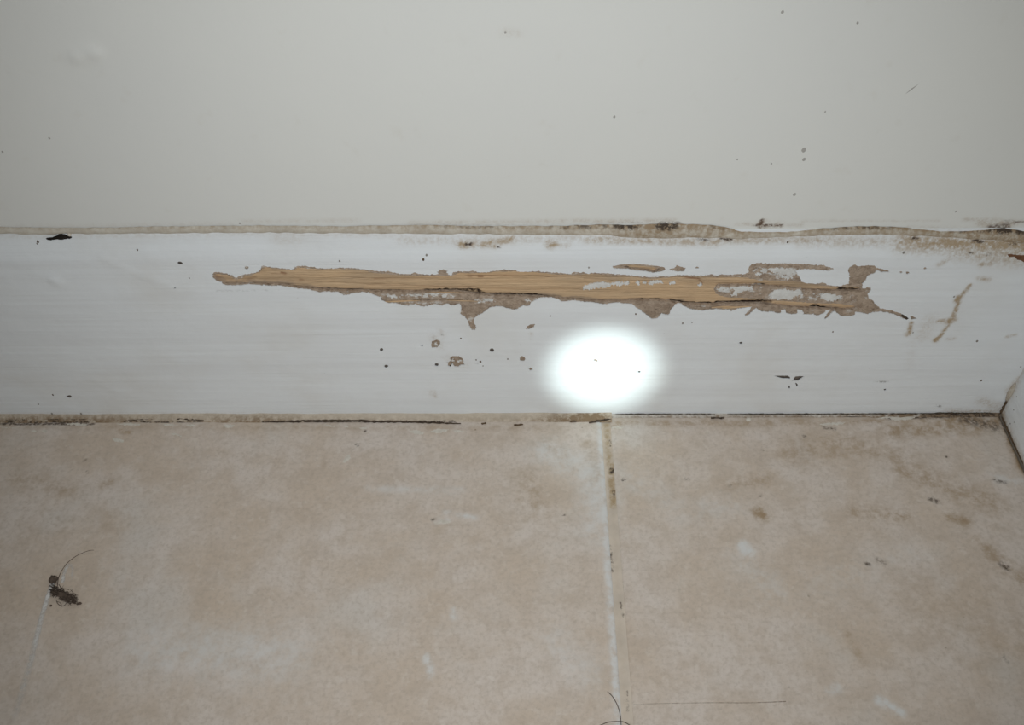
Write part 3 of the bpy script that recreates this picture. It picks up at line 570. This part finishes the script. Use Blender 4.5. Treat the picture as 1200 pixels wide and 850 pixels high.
for c, w, k in [(560, 80, .35), (690, 60, .45), (737, 22, .7), (784, 14, 1.0), (850, 30, .35), (1010, 60, .45), (1140, 40, .5), (1172, 16, 1.1), (1195, 8, .8)]: dkx = np.maximum(dkx, k*np.exp(-((xpx-c)/w)**2))
attr(bead.data, 'dark', dkx*np.clip((CP[:, 1]-0.45)/0.4, 0, 1))

# ------------------------------------------------------------------ skirting along the right hand wall
def right_map(u, s, off):       # u: distance from the corner towards the camera
    y, z, a = prof(s)
    return np.stack([(y - off*np.sin(a))*MM, (-u + y*np.clip(1-u/40.0, 0, 1))*MM, (z+off*np.cos(a))*MM], -1)
us = np.concatenate([np.arange(0, 60, 1.5), np.arange(60, 601, 12)]); vs = np.concatenate([np.arange(0.4, ZC-4, 2.5), np.arange(ZC-4, S_TOP, 0.8)])
rb, RP = grid_mesh('baseboard_right', us, vs, right_map, lambda u, v: 0.1*np.sin(u*0.09+v*0.05), PAINT)
rb.data.flip_normals(); structure(rb, 'white painted skirting board running forward from the corner')
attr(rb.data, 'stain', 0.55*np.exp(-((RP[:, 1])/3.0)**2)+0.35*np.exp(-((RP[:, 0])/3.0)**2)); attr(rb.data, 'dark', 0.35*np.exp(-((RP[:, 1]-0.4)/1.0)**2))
for i, (u, s, r) in enumerate([(6, 9, .5), (9.5, 6, .4), (4, 14, .4), (11, 12, .35), (8, 3.4, .5)]):
    o = patch('dirt_speck', blob_ring(u, s, r, r, 8, i*2.), right_map, 0.15, SPECK, rb, -0.2, i, 0.25, 0.05, 0.8); o.data.flip_normals()

# ------------------------------------------------------------------ floor: mortar bed, tiles, grout, filler and dirt at the joint
g0 = on_floor(713.5, 505)[0]; g1 = on_floor(732.5, 850)[0]; GX = (g0+g1)/2; GW = 1.6
bx = lambda x0, x1, y0, y1, z0, z1: ([(x, y, z) for z in (z0, z1) for y in (y0, y1) for x in (x0, x1)], [(0, 2, 3, 1), (4, 5, 7, 6), (0, 1, 5, 4), (2, 6, 7, 3), (1, 3, 7, 5), (0, 4, 6, 2)])
V, Fc = bx(-0.95, 0.012, -0.95, 0.012, -0.03, -0.0025)
floor = structure(link('floor', mesh('floor', V, Fc), SLAB, None, False), 'beige ceramic tiled floor with pale grout')
TS = 331.0; YB = -2.6
T_PALE = [([(640, 530), (700, 560), (700, 620)], 30, 0.55), ([(180, 760), (330, 770)], 45, 0.5), ([(870, 640), (880, 650)], 10, 0.9), ([(875, 660), (905, 690)], 30, 0.4), ([(975, 810), (980, 808)], 7, 0.9), ([(1030, 820), (1055, 835)], 7, 0.9), ([(500, 770), (505, 790)], 6, 0.8), ([(530, 715), (532, 725)], 5, 0.7), ([(520, 600), (560, 607)], 5, 0.7), ([(430, 573), (540, 575)], 8, 0.45), ([(510, 612), (525, 610)], 5, 0.6), ([(650, 750), (690, 790)], 30, 0.4), ([(820, 600), (860, 590)], 25, 0.35), ([(1165, 560), (1195, 565)], 12, 0.5), ([(740, 560), (800, 600)], 25, 0.35), ([(960, 690), (1060, 650)], 35, 0.3), ([(0, 560), (20, 600)], 12, 0.2)]
T_STAIN = [([(0, 500), (700, 502)], 7, 0.35), ([(720, 497), (1170, 492)], 9, 0.5), ([(620, 560), (625, 600)], 26, 0.4), ([(690, 520), (700, 560)], 12, 0.35), ([(930, 530), (1000, 520), (1060, 540)], 30, 0.45), ([(855, 568), (900, 562)], 16, 0.4), ([(890, 600), (893, 604)], 12, 0.75), ([(1040, 505), (1150, 500)], 16, 0.6), ([(1100, 490), (1170, 495)], 12, 0.8), ([(1060, 550), (1160, 590)], 26, 0.5), ([(1175, 495), (1200, 548)], 9, 0.95), ([(1000, 600), (1060, 605)], 14, 0.5), ([(1150, 640), (1200, 680)], 18, 0.5), ([(1080, 700), (1200, 760)], 60, 0.3), ([(1115, 605), (1130, 612)], 12, 0.6), ([(140, 505), (150, 507)], 5, 0.7), ([(20, 560), (80, 575)], 20, 0.4), ([(40, 620), (140, 610)], 40, 0.25), ([(0, 700), (10, 840)], 50, 0.2), ([(995, 745), (1010, 775)], 8, 0.4), ([(640, 520), (660, 530)], 14, 0.35), ([(120, 570), (130, 565)], 8, 0.5), ([(380, 545), (390, 545)], 9, 0.3)]
T_DARK = [([(1040, 490), (1168, 486)], 3.5, 0.8), ([(1174, 490), (1187, 515), (1200, 545)], 4.2, 1.0), ([(1130, 492), (1165, 500)], 11, 0.55), ([(0, 497), (110, 497)], 2.5, 0.8), ([(965, 501), (978, 503)], 3, 0.6), ([(1090, 585), (1098, 588)], 4, 0.7), ([(1165, 563), (1178, 566)], 3.5, 0.6), ([(1015, 661), (1018, 662)], 3, 0.7), ([(1028, 656), (1036, 660)], 4, 0.5), ([(1175, 662), (1180, 666)], 5, 0.7), ([(942, 511), (943, 512)], 2, 0.8), ([(893, 527), (894, 528)], 2, 0.5), ([(1109, 535), (1110, 536)], 2, 0.8), ([(730, 562), (731, 563)], 2.4, 0.9), ([(100, 539), (99, 540)], 1.8, 0.9), ([(102, 553), (103, 554)], 1.8, 0.7), ([(427, 505), (428, 506)], 2, 0.8), ([(418, 521), (419, 522)], 2, 0.9), ([(507, 609), (508, 609)], 2.6, 0.8), ([(660, 604), (661, 604)], 1.8, 0.7), ([(855, 570), (856, 569)], 2, 0.6), ([(1176, 770), (1182, 776)], 3, 0.4), ([(804, 561), (806, 562)], 3, 0.5), ([(891, 581), (892, 581)], 2.4, 0.7)]
def tile(x0, x1, y0, y1, step, front=True):
    e = [0, 0.12, 0.35, 0.8, 1.5]
    def axis(a, b): return np.concatenate([[a+q for q in e], np.arange(a+1.5+step, b-1.5-step*0.3, step), [b-q for q in e[::-1]]])
    xs, ys = axis(x0, x1), axis(y0, y1)
    U, Vv = np.meshgrid(xs, ys); u, v = U.ravel(), Vv.ravel()
    d = np.minimum(np.minimum(u-x0, x1-u), np.minimum(v-y0, y1-v)); r = 1.5; k = np.clip(d/r, 0, 1)
    z = -0.75*(1-np.sqrt(np.clip(1-(1-k)**2, 0, 1)))
    n, m = len(xs), len(ys)
    V = list(np.stack([u*MM, v*MM, z*MM], -1))
    i = np.arange((n-1)*(m-1)); a = (i//(n-1))*n+i % (n-1); Fc = np.stack([a, a+1, a+n+1, a+n], -1).tolist()
    ringi = list(range(n))+[j*n+n-1 for j in range(1, m)]+list(range(m*n-2, (m-1)*n-1, -1))+[j*n for j in range(m-2, 0, -1)]
    b0 = len(V); V += [V[q]*np.array([1, 1, 0])+np.array([0, 0, -2.5*MM]) for q in ringi]
    Fc += [(ringi[(q+1) % len(ringi)], ringi[q], b0+q, b0+(q+1) % len(ringi)) for q in range(len(ringi))]
    ob = link('tile', mesh('tile', V, Fc), TILE, floor)
    Pt = np.stack([u, v], -1); z0 = np.zeros(len(V))
    pale, st, dk = z0.copy(), z0.copy(), z0.copy()
    if front:
        N = len(u); pale[:N] = field(Pt, T_PALE, on_floor, 3.4); st[:N] = field(Pt, T_STAIN, on_floor, 3.4); dk[:N] = field(Pt, T_DARK, on_floor, 3.4)
        if x1 < -50:   # paler arris along the grout joint
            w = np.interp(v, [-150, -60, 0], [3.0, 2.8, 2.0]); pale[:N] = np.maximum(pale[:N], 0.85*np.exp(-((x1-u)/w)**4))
    attr(ob.data, 'pale', pale); attr(ob.data, 'stain', st); attr(ob.data, 'dark', dk); return ob
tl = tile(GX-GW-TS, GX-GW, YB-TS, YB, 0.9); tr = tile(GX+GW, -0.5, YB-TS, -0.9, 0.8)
tile(GX-GW-2*TS-3.2, GX-GW-TS-3.2, YB-TS, YB, 8, False)
for a, b in ((GX-GW-TS, GX-GW), (GX+GW, -1.6), (GX-GW-2*TS-3.2, GX-GW-TS-3.2)): tile(a, b, YB-2*TS-3.2, YB-TS-3.2, 8, False)
def grout(x0, x1, y0, y1, dx, dy, stained=False):
    xs = np.linspace(x0, x1, max(2, int((x1-x0)/dx))); ys = np.linspace(y0, y1, max(2, int((y1-y0)/dy)))
    off = lambda u, v: -0.45+np.array([0.12*noise.noise(Vector((a*0.8, b*0.5, 2.))) for a, b in zip(u, v)])
    o, Pq = grid_mesh('grout_line', xs, ys, floor_map, off, GROUT, floor)
    st = np.zeros(len(Pq)); dkk = st.copy()
    if stained:
        st = field(Pq, [([(711, 497), (716, 560)], 6, 0.55), ([(716, 545), (718, 575)], 6, 0.75), ([(718, 580), (719, 592)], 5, 0.8), ([(719, 600), (734, 850)], 6, 0.18)], on_floor, 3.4)
        dkk = field(Pq, [([(717, 548), (717, 553)], 3, 0.9), ([(715, 515), (716, 522)], 2, 0.6), ([(714, 640), (718, 668)], 3, 0.55), ([(727, 705), (731, 722)], 2, 0.5), ([(719, 575), (720, 582)], 2.4, 0.6), ([(735, 810), (736, 835)], 1.5, 0.5)], on_floor, 3.4)
    attr(o.data, 'stain', st); attr(o.data, 'dark', dkk)
grout(GX-GW-0.2, GX+GW+0.2, YB-TS-1, YB+0.5, 0.5, 0.8, True)
grout(GX-GW-TS-3.4, GX-GW-TS+0.2, YB-TS-1, YB, 1.5, 8); grout(GX-2*TS, -1.6, YB-TS-3.4, YB-TS+0.2, 8, 1.5)

def joint(name, x0, x1, zt, yt, mat, st, dk, parent):
    """filler fillet between skirting foot and tiles: zt(x) height on the board, yt(x) reach over the tile"""
    xs = np.arange(x0, x1, 0.6); ns = 8; V, Q = [], []
    for x in xs:
        z = max(0.15, zt(x)); y = max(0.3, yt(x))
        for k in range(ns):
            t = k/(ns-1); n1 = 0.14*noise.noise(Vector((x*0.7, t*2.5, 9.)))
            V.append((x*MM, (-y*t+(0.4 if k == 0 else 0)-0.05)*MM, (z*(1-t)**1.4 + 0.25*math.sin(math.pi*t)+n1*math.sin(math.pi*t)-(0.25 if k == ns-1 else 0)+0.03)*MM)); Q.append((x, t))
    Fc = [(i*ns+k, i*ns+k+1, (i+1)*ns+k+1, (i+1)*ns+k) for i in range(len(xs)-1) for k in range(ns-1)]
    o = link(name, mesh(name, V, Fc), mat, parent); Q = np.array(Q)
    attr(o.data, 'stain', st(Q)); attr(o.data, 'dark', dk(Q)); return o
fx = lambda px: on_floor(px, 492)[0]
nz = lambda f, s: (lambda x: noise.noise(Vector((x*f, s, 0.5))))
j1, j2, j3 = nz(0.12, 1), nz(0.25, 5), nz(0.06, 9)
def left_stain(Q):
    px = np.interp(Q[:, 0], [fx(0), fx(1200)], [0, 1200])
    s = 0.3+0.35*np.exp(-((px-60)/120)**2)+0.35*np.exp(-((px-672)/30)**2)+0.75*np.exp(-((px-700)/20)**2)+0.25*np.exp(-((px-300)/60)**2)
    return s*(0.55+0.8*Q[:, 1])
def left_dark(Q):
    px = np.interp(Q[:, 0], [fx(0), fx(1200)], [0, 1200])
    a = np.where(px < 110, 0.75, 0)+np.where((px > 148) & (px < 245), 0.7, 0)+np.where((px > 312) & (px < 540), 0.8, 0)+0.6*np.exp(-((px-703)/10)**2)
    return a*np.exp(-((Q[:, 1]-0.93)/0.12)**2)*1.1
joint('floor_filler', -595, fx(718), lambda x: 1.0+0.4*j1(x), lambda x: 3.6+0.35*j1(x+40)+0.3*j2(x), CAULK_LOW, left_stain, left_dark, floor)
def right_stain(Q):
    px = np.interp(Q[:, 0], [fx(0), fx(1200)], [0, 1200]); return 0.15+np.interp(px, [715, 800, 1000, 1080, 1170], [0.05, .12, .2, .6, 1.0])+0.3*Q[:, 1]
def right_dark(Q):
    px = np.interp(Q[:, 0], [fx(0), fx(1200)], [0, 1200]); return np.interp(px, [1060, 1090, 1170], [0, .6, .8])*0.7+0.0*px
joint('floor_filler', fx(713), -0.3, lambda x: 0.45+0.15*j1(x), lambda x: 1.55+0.5*j1(x+40)+0.6*j2(x), CAULK_WHITE, right_stain, right_dark, floor)

def grime(px_pts, w, mat, parent, name='dirt_gap_line', h=0.25, dens=1.0, seed=0, z=0.0):
    """a broken dark ribbon on the floor joint: dirt crumbs and painted gap shade"""
    L = [on_floor(*p, z) for p in px_pts]; L = smooth_line(L, max(8, int(len(px_pts)*8))) if len(L) > 2 else np.linspace(L[0], L[1], 12)
    r1, r2 = [], []
    tot = np.linalg.norm(L[-1]-L[0]); n = max(6, int(tot/0.45)); tt = np.linspace(0, len(L)-1, n)
    for t in tt:
        i = min(int(t), len(L)-2); f = t-i; p = L[i]*(1-f)+L[i+1]*f; d = L[i+1]-L[i]; d = d/(np.linalg.norm(d)+1e-9); nn = np.array([-d[1], d[0]])
        e = min(1, 4*min(t, len(L)-1-t)/(len(L)-1)+0.15)
        a = w*e*max(0.12, 0.55+0.9*noise.noise(Vector((p[0]*0.9, seed, 1.)))); b = w*e*max(0.12, 0.55+0.9*noise.noise(Vector((p[0]*0.9, seed, 7.))))
        r1.append(p+nn*a); r2.append(p-nn*b)
    ring = np.array(r1+r2[::-1])
    zz = z
    return patch(name, ring, lambda u, v, o: floor_map(u, v, o+zz), h, mat, parent, -0.3, seed, 0.35, 0.08, 0.6, 0.5, 0.1)
for i, (pp, w, m, h) in enumerate([
  ([(0, 492.5), (50, 492), (110, 492)], 0.42, DIRT, .3), ([(148, 492.5), (190, 491.5)], 0.3, DIRT, .3), ([(183, 490.5), (205, 491), (239, 493)], 0.45, DIRT, .35), ([(247, 486.8), (300, 486.8)], 0.45, BROWNDIRT, .5),
  ([(314, 494), (360, 493.5), (420, 493)], 0.5, DIRT, .35), ([(355, 493), (400, 493), (460, 494)], 0.62, DIRT, .35), ([(440, 494), (480, 494.5), (540, 496.5)], 0.42, DIRT, .3), ([(564, 496.5), (570, 496)], 0.45, BROWNDIRT, .4), ([(602, 498), (613, 497.5)], 0.5, BROWNDIRT, .4),
  ([(690, 495.5), (702, 493), (716, 491.5)], 0.5, DIRT, .4), ([(668, 494), (676, 493.5)], 0.5, BROWNDIRT, .4), ([(721, 485.8), (790, 485.6)], 0.32, DIRT, .5), ([(786, 485.6), (838, 485.8)], 0.22, DIRT, .5), ([(833, 490), (849, 490)], 0.42, DIRT, .4), ([(852, 485.6), (950, 485.6), (1040, 485.5)], 0.24, DIRT, .5), ([(1000, 485.5), (1095, 485)], 0.25, DIRT, .5), ([(1092, 485), (1128, 484.6)], 0.65, DIRT, .6), ([(1120, 484.5), (1160, 484)], 0.4, DIRT, .5), ([(1174, 489), (1183, 508), (1192, 526), (1206, 556)], 0.75, BROWNDIRT, .5), ([(1178, 497), (1190, 521)], 0.6, DIRT, .5)]):  # strips along the skirting foot paint in the shade of the gap
    grime(pp, w, m, floor, 'dirt_gap_line', h, 1.0, i*3.1, 0.35 if i < 11 else 0.5)
# brown line drawn for the dark crack, and old filler up the inside corner
cr = [board_map(np.array(-0.15), np.array(s), 0.25) for s in np.linspace(0.5, 7.5, 12)]
tube('corner_dark_line', [c+np.array([0.0001*math.sin(i*2.1), 0, 0]) for i, c in enumerate(cr)], 0.00055, BROWNDIRT, board, 6, lambda t: 0.6+0.5*math.sin(t*9)**2)
cr = [board_map(np.array(-0.35), np.array(s), 0.25) for s in np.linspace(7.8, 17, 12)]
tube('corner_filler', cr, 0.0008, CAULK_TOP, board, 6, lambda t: 0.5+0.9*math.sin(t*3.0+0.1)); cf = bpy.data.objects['corner_filler']
attr(cf.data, 'stain', np.full(len(cf.data.vertices), 0.35)); attr(cf.data, 'dark', np.zeros(len(cf.data.vertices)))

# dried paint splashes on the tiles
K = (0, 460, 4); K2 = (380, 480, 3.75); K3 = (820, 420, 3.158)
spl = [crop(*K2, [(80,232),(88,215),(98,203),(112,198),(116,214),(102,226),(95,234)]), crop(*K, [(525,218),(545,212),(580,224),(578,235),(540,232)]), crop(*K, [(545,148),(600,144),(660,149),(655,157),(600,155)]), crop(*K, [(315,150),(350,143),(415,150),(400,158),(340,154)]), crop(*K, [(195,180),(215,172),(224,182),(210,188)]), crop(*K, [(140,180),(165,177),(168,184)]), crop(*K, [(0,162),(35,164),(70,167),(30,169)]), crop(*K, [(760,150),(805,148),(830,154),(790,158)]), crop(*K, [(875,152),(905,150),(922,158),(890,160)]), crop(*K, [(800,194),(830,192),(850,206),(825,202)]), crop(*K, [(1045,152),(1080,148),(1105,160),(1060,170)]),
 crop(*K2, [(375,98),(400,90),(440,100),(432,110),(395,106)]), crop(*K2, [(465,95),(500,85),(550,88),(530,100),(490,104)]), crop(*K2, [(560,94),(590,90),(618,96),(590,101)]), crop(*K2, [(85,72),(100,70),(106,78),(92,80)]), crop(*K2, [(150,82),(175,76),(195,82),(170,88)]), crop(*K2, [(0,68),(25,70),(48,78),(20,76)]), crop(*K2, [(480,498),(520,485),(558,495),(530,505)]),
 blob_ring(877, 492, 3.2, 2.4, 12, 3.0, 0.2), crop(*K3, [(650,224),(690,216),(740,213),(800,216),(780,226),(720,232),(700,222)]), crop(*K3, [(440,245),(480,238),(540,236),(530,244),(470,250)]), [(716, 501), (724, 499.5), (732, 501), (724, 503)]]
for i, r in enumerate(spl):
    q = [on_floor(*p) for p in r]; c = np.mean(q, 0); par = tl if c[0] < GX else tr
    o = patch('paint_splash', q, floor_map, 0.07 if i not in (18,) else 0.6, SPLASH, par, -0.1, 200+i, 0.22, 0.55 if i not in (0, 1, 18) else 0.2, 0.7, None, 0.04)
# white scrape across the tile on the left, and its small loop
def smear(name, line_px, w0, w1, mat, parent, fade, seed):
    L = smooth_line([on_floor(*p) for p in line_px], 60); V, D = [], []
    for i, p in enumerate(L):
        d = L[min(i+1, 59)]-L[max(i-1, 0)]; d = d/np.linalg.norm(d); n = np.array([-d[1], d[0]]); t = i/59; w = w0*(1-t)+w1*t
        for k in range(5):
            q = p+n*w*(k/2-1); V.append((q[0]*MM, q[1]*MM, (0.03+0.04*(1-abs(k/2-1)))*MM)); D.append(fade(t)*(1-abs(k/2-1)**2)*(0.75+0.5*noise.noise(Vector((t*14, seed, 0)))))
    Fc = [(i*5+k, i*5+k+1, (i+1)*5+k+1, (i+1)*5+k) for i in range(59) for k in range(4)]
    o = link(name, mesh(name, V, Fc), mat, parent); attr(o.data, 'dens', D); return o
smear('scrape_mark', [(62, 683), (56, 700), (46, 735), (35, 780), (24, 818), (14, 850)], 0.95, 1.4, SMEAR_W, tl, lambda t: 1.9*(1-t)**0.7, 1)
smear('scrape_mark', [(73, 683), (75, 673), (79, 664), (83, 662), (85, 668), (84, 680)], 0.9, 0.5, SMEAR_W, tl, lambda t: 1.5*(1-0.7*t), 2)
smear('hairline_mark', [(742, 826), (770, 825), (830, 824), (880, 824), (921, 822.5)], 0.16, 0.2, SMEAR_B, tr, lambda t: 0.35+0.65*t, 3)

# ------------------------------------------------------------------ loose things on floor and ledge
def fl(px, py, z): x, y = on_floor(px, py, z); return Vector((x*MM, y*MM, z*MM))
def lumpy(name, center, rx, ry, rz, mat, seed, rot=0.0, amp=0.3, parent=None, sub=3):
    import bmesh
    bm = bmesh.new(); bmesh.ops.create_icosphere(bm, subdivisions=sub, radius=1.0)
    for v in bm.verts:
        k = 1+amp*noise.fractal(v.co*1.6+Vector((seed, 0, 0)), 0.7, 2.0, 3); c = Vector((v.co.x*rx, v.co.y*ry, v.co.z*rz))*k*MM
        c.rotate(Matrix.Rotation(rot, 3, 'Z')); v.co = c
    me = bpy.data.meshes.new(name); bm.to_mesh(me); bm.free(); o = link(name, me, mat, parent); o.location = center; return o
tag(lumpy('dirt_ball', fl(62.5, 679.5, 0.8), 1.35, 1.5, 0.95, LINT, 2.0, 0.5, 0.35), 'small dark round crumb of dirt at the top of the white scrape', 'crumb')
# lint clump: matted core with loose fibres
root = bpy.data.objects.new('lint_clump', None); COL.objects.link(root); root.location = fl(75, 699, 0); root.empty_display_size = 0.004
tag(root, 'fuzzy brown clump of lint lying on the tile beside the white scrape', 'lint')
def rel(px, py, z): return fl(px, py, z)-root.location
core = lumpy('matted_core', rel(74, 698.5, 0.9), 2.9, 0.95, 0.6, LINT, 5.0, -0.40, 0.8, root, 4)
V, Fc = [], []
for i in range(230):
    x = random.uniform(60.5, 89); y = 691.5+(x-61)*0.42+random.gauss(0, 3.3); a = random.gauss(-0.35, 0.7); ln = random.uniform(4, 11); b = random.uniform(-1, 1)
    pts = []
    for k in range(6):
        t = k/5; aa = a+b*t; pts.append(rel(x+ln*(t-0.5)*math.cos(aa), y-ln*(t-0.5)*math.sin(aa)*0.8, 0.25+1.1*math.sin(math.pi*t)*random.uniform(0.4, 1)))
    v, f = tube(None, pts, random.uniform(0.05, 0.09)*MM, None, None, 4); o = len(V); V += v; Fc += [tuple(q+o for q in g) for g in f]
fib = link('loose_fibres', mesh('loose_fibres', V, Fc), LINT, root); fib['kind'] = 'stuff'
loop = smooth_line([rel(*p, 0.2) for p in [(66, 704), (68, 708), (72, 710.5), (76, 709.5), (78, 706)]], 24); tube('curled_fibre', loop, 0.00009, HAIR, root, 5)
tag(lumpy('dirt_crumb', fl(93, 707.5, 0.35), 0.75, 0.42, 0.35, LINT, 8.0, 0.1), 'tiny brown crumb just right of the lint clump', 'crumb')
tag(lumpy('dirt_crumb', fl(59.5, 710, 0.25), 0.35, 0.35, 0.28, LINT, 9.0), 'tiniest dark crumb below the lint clump', 'crumb')
tag(tube('hair_strand', smooth_line([fl(*p, z) for *p, z in [(67, 690, 0.3), (68.5, 678, 0.7), (73, 668, 0.8), (80, 659, 0.7), (91, 651, 0.5), (103, 646, 0.4), (110, 645, 0.2)]], 40), 0.00013, HAIR, None, 6, lambda t: 1.0-0.5*t), 'thin brown hair curving up from the dark crumb on the left tile', 'hair')
tag(tube('hair_strand', smooth_line([fl(*p, z) for *p, z in [(712, 811, 0.2), (718, 817, 0.5), (724, 828, 0.5), (727, 840, 0.3), (728, 852, 0.3)]], 30), 0.00011, HAIR, None, 6), 'short dark hair curving down along the left side of the grout line', 'hair')
tag(tube('hair_strand', smooth_line([fl(*p, z) for *p, z in [(702, 851, 0.2), (712, 847, 0.4), (722, 846, 0.5), (732, 847, 0.4), (742, 853, 0.2)]], 30), 0.00011, HAIR, None, 6), 'dark hair lying crosswise over the grout line at the bottom edge', 'hair')
# black crumb on the ledge of the skirting with a white fleck behind it
r = np.array([on_prof(*p) for p in crop(30, 255, 15, [(360,365),(390,350),(470,345),(540,320),(580,292),(640,285),(700,295),(730,318),(790,330),(815,348),(780,362),(700,368),(640,385),(560,375),(460,388),(390,385)])])
o = patch('ledge_debris', r, board_map, 1.3, BLACK, None, -0.3, 300, 0.3, 0.12, 0.75, 0.45, 0.25); tag(o, 'black elongated scrap of debris on the sloping ledge of the skirting board', 'debris')
r = np.array([on_prof(*p) for p in crop(30, 255, 15, [(740,285),(755,262),(785,265),(808,305),(795,325),(765,318)])])
o = patch('white_fleck', r, board_map, 1.0, SPLASH, None, -0.2, 301, 0.3, 0.08, 0.6, 0.4, 0.1); tag(o, 'cream fleck of filler at the right end of the black scrap', 'chip')
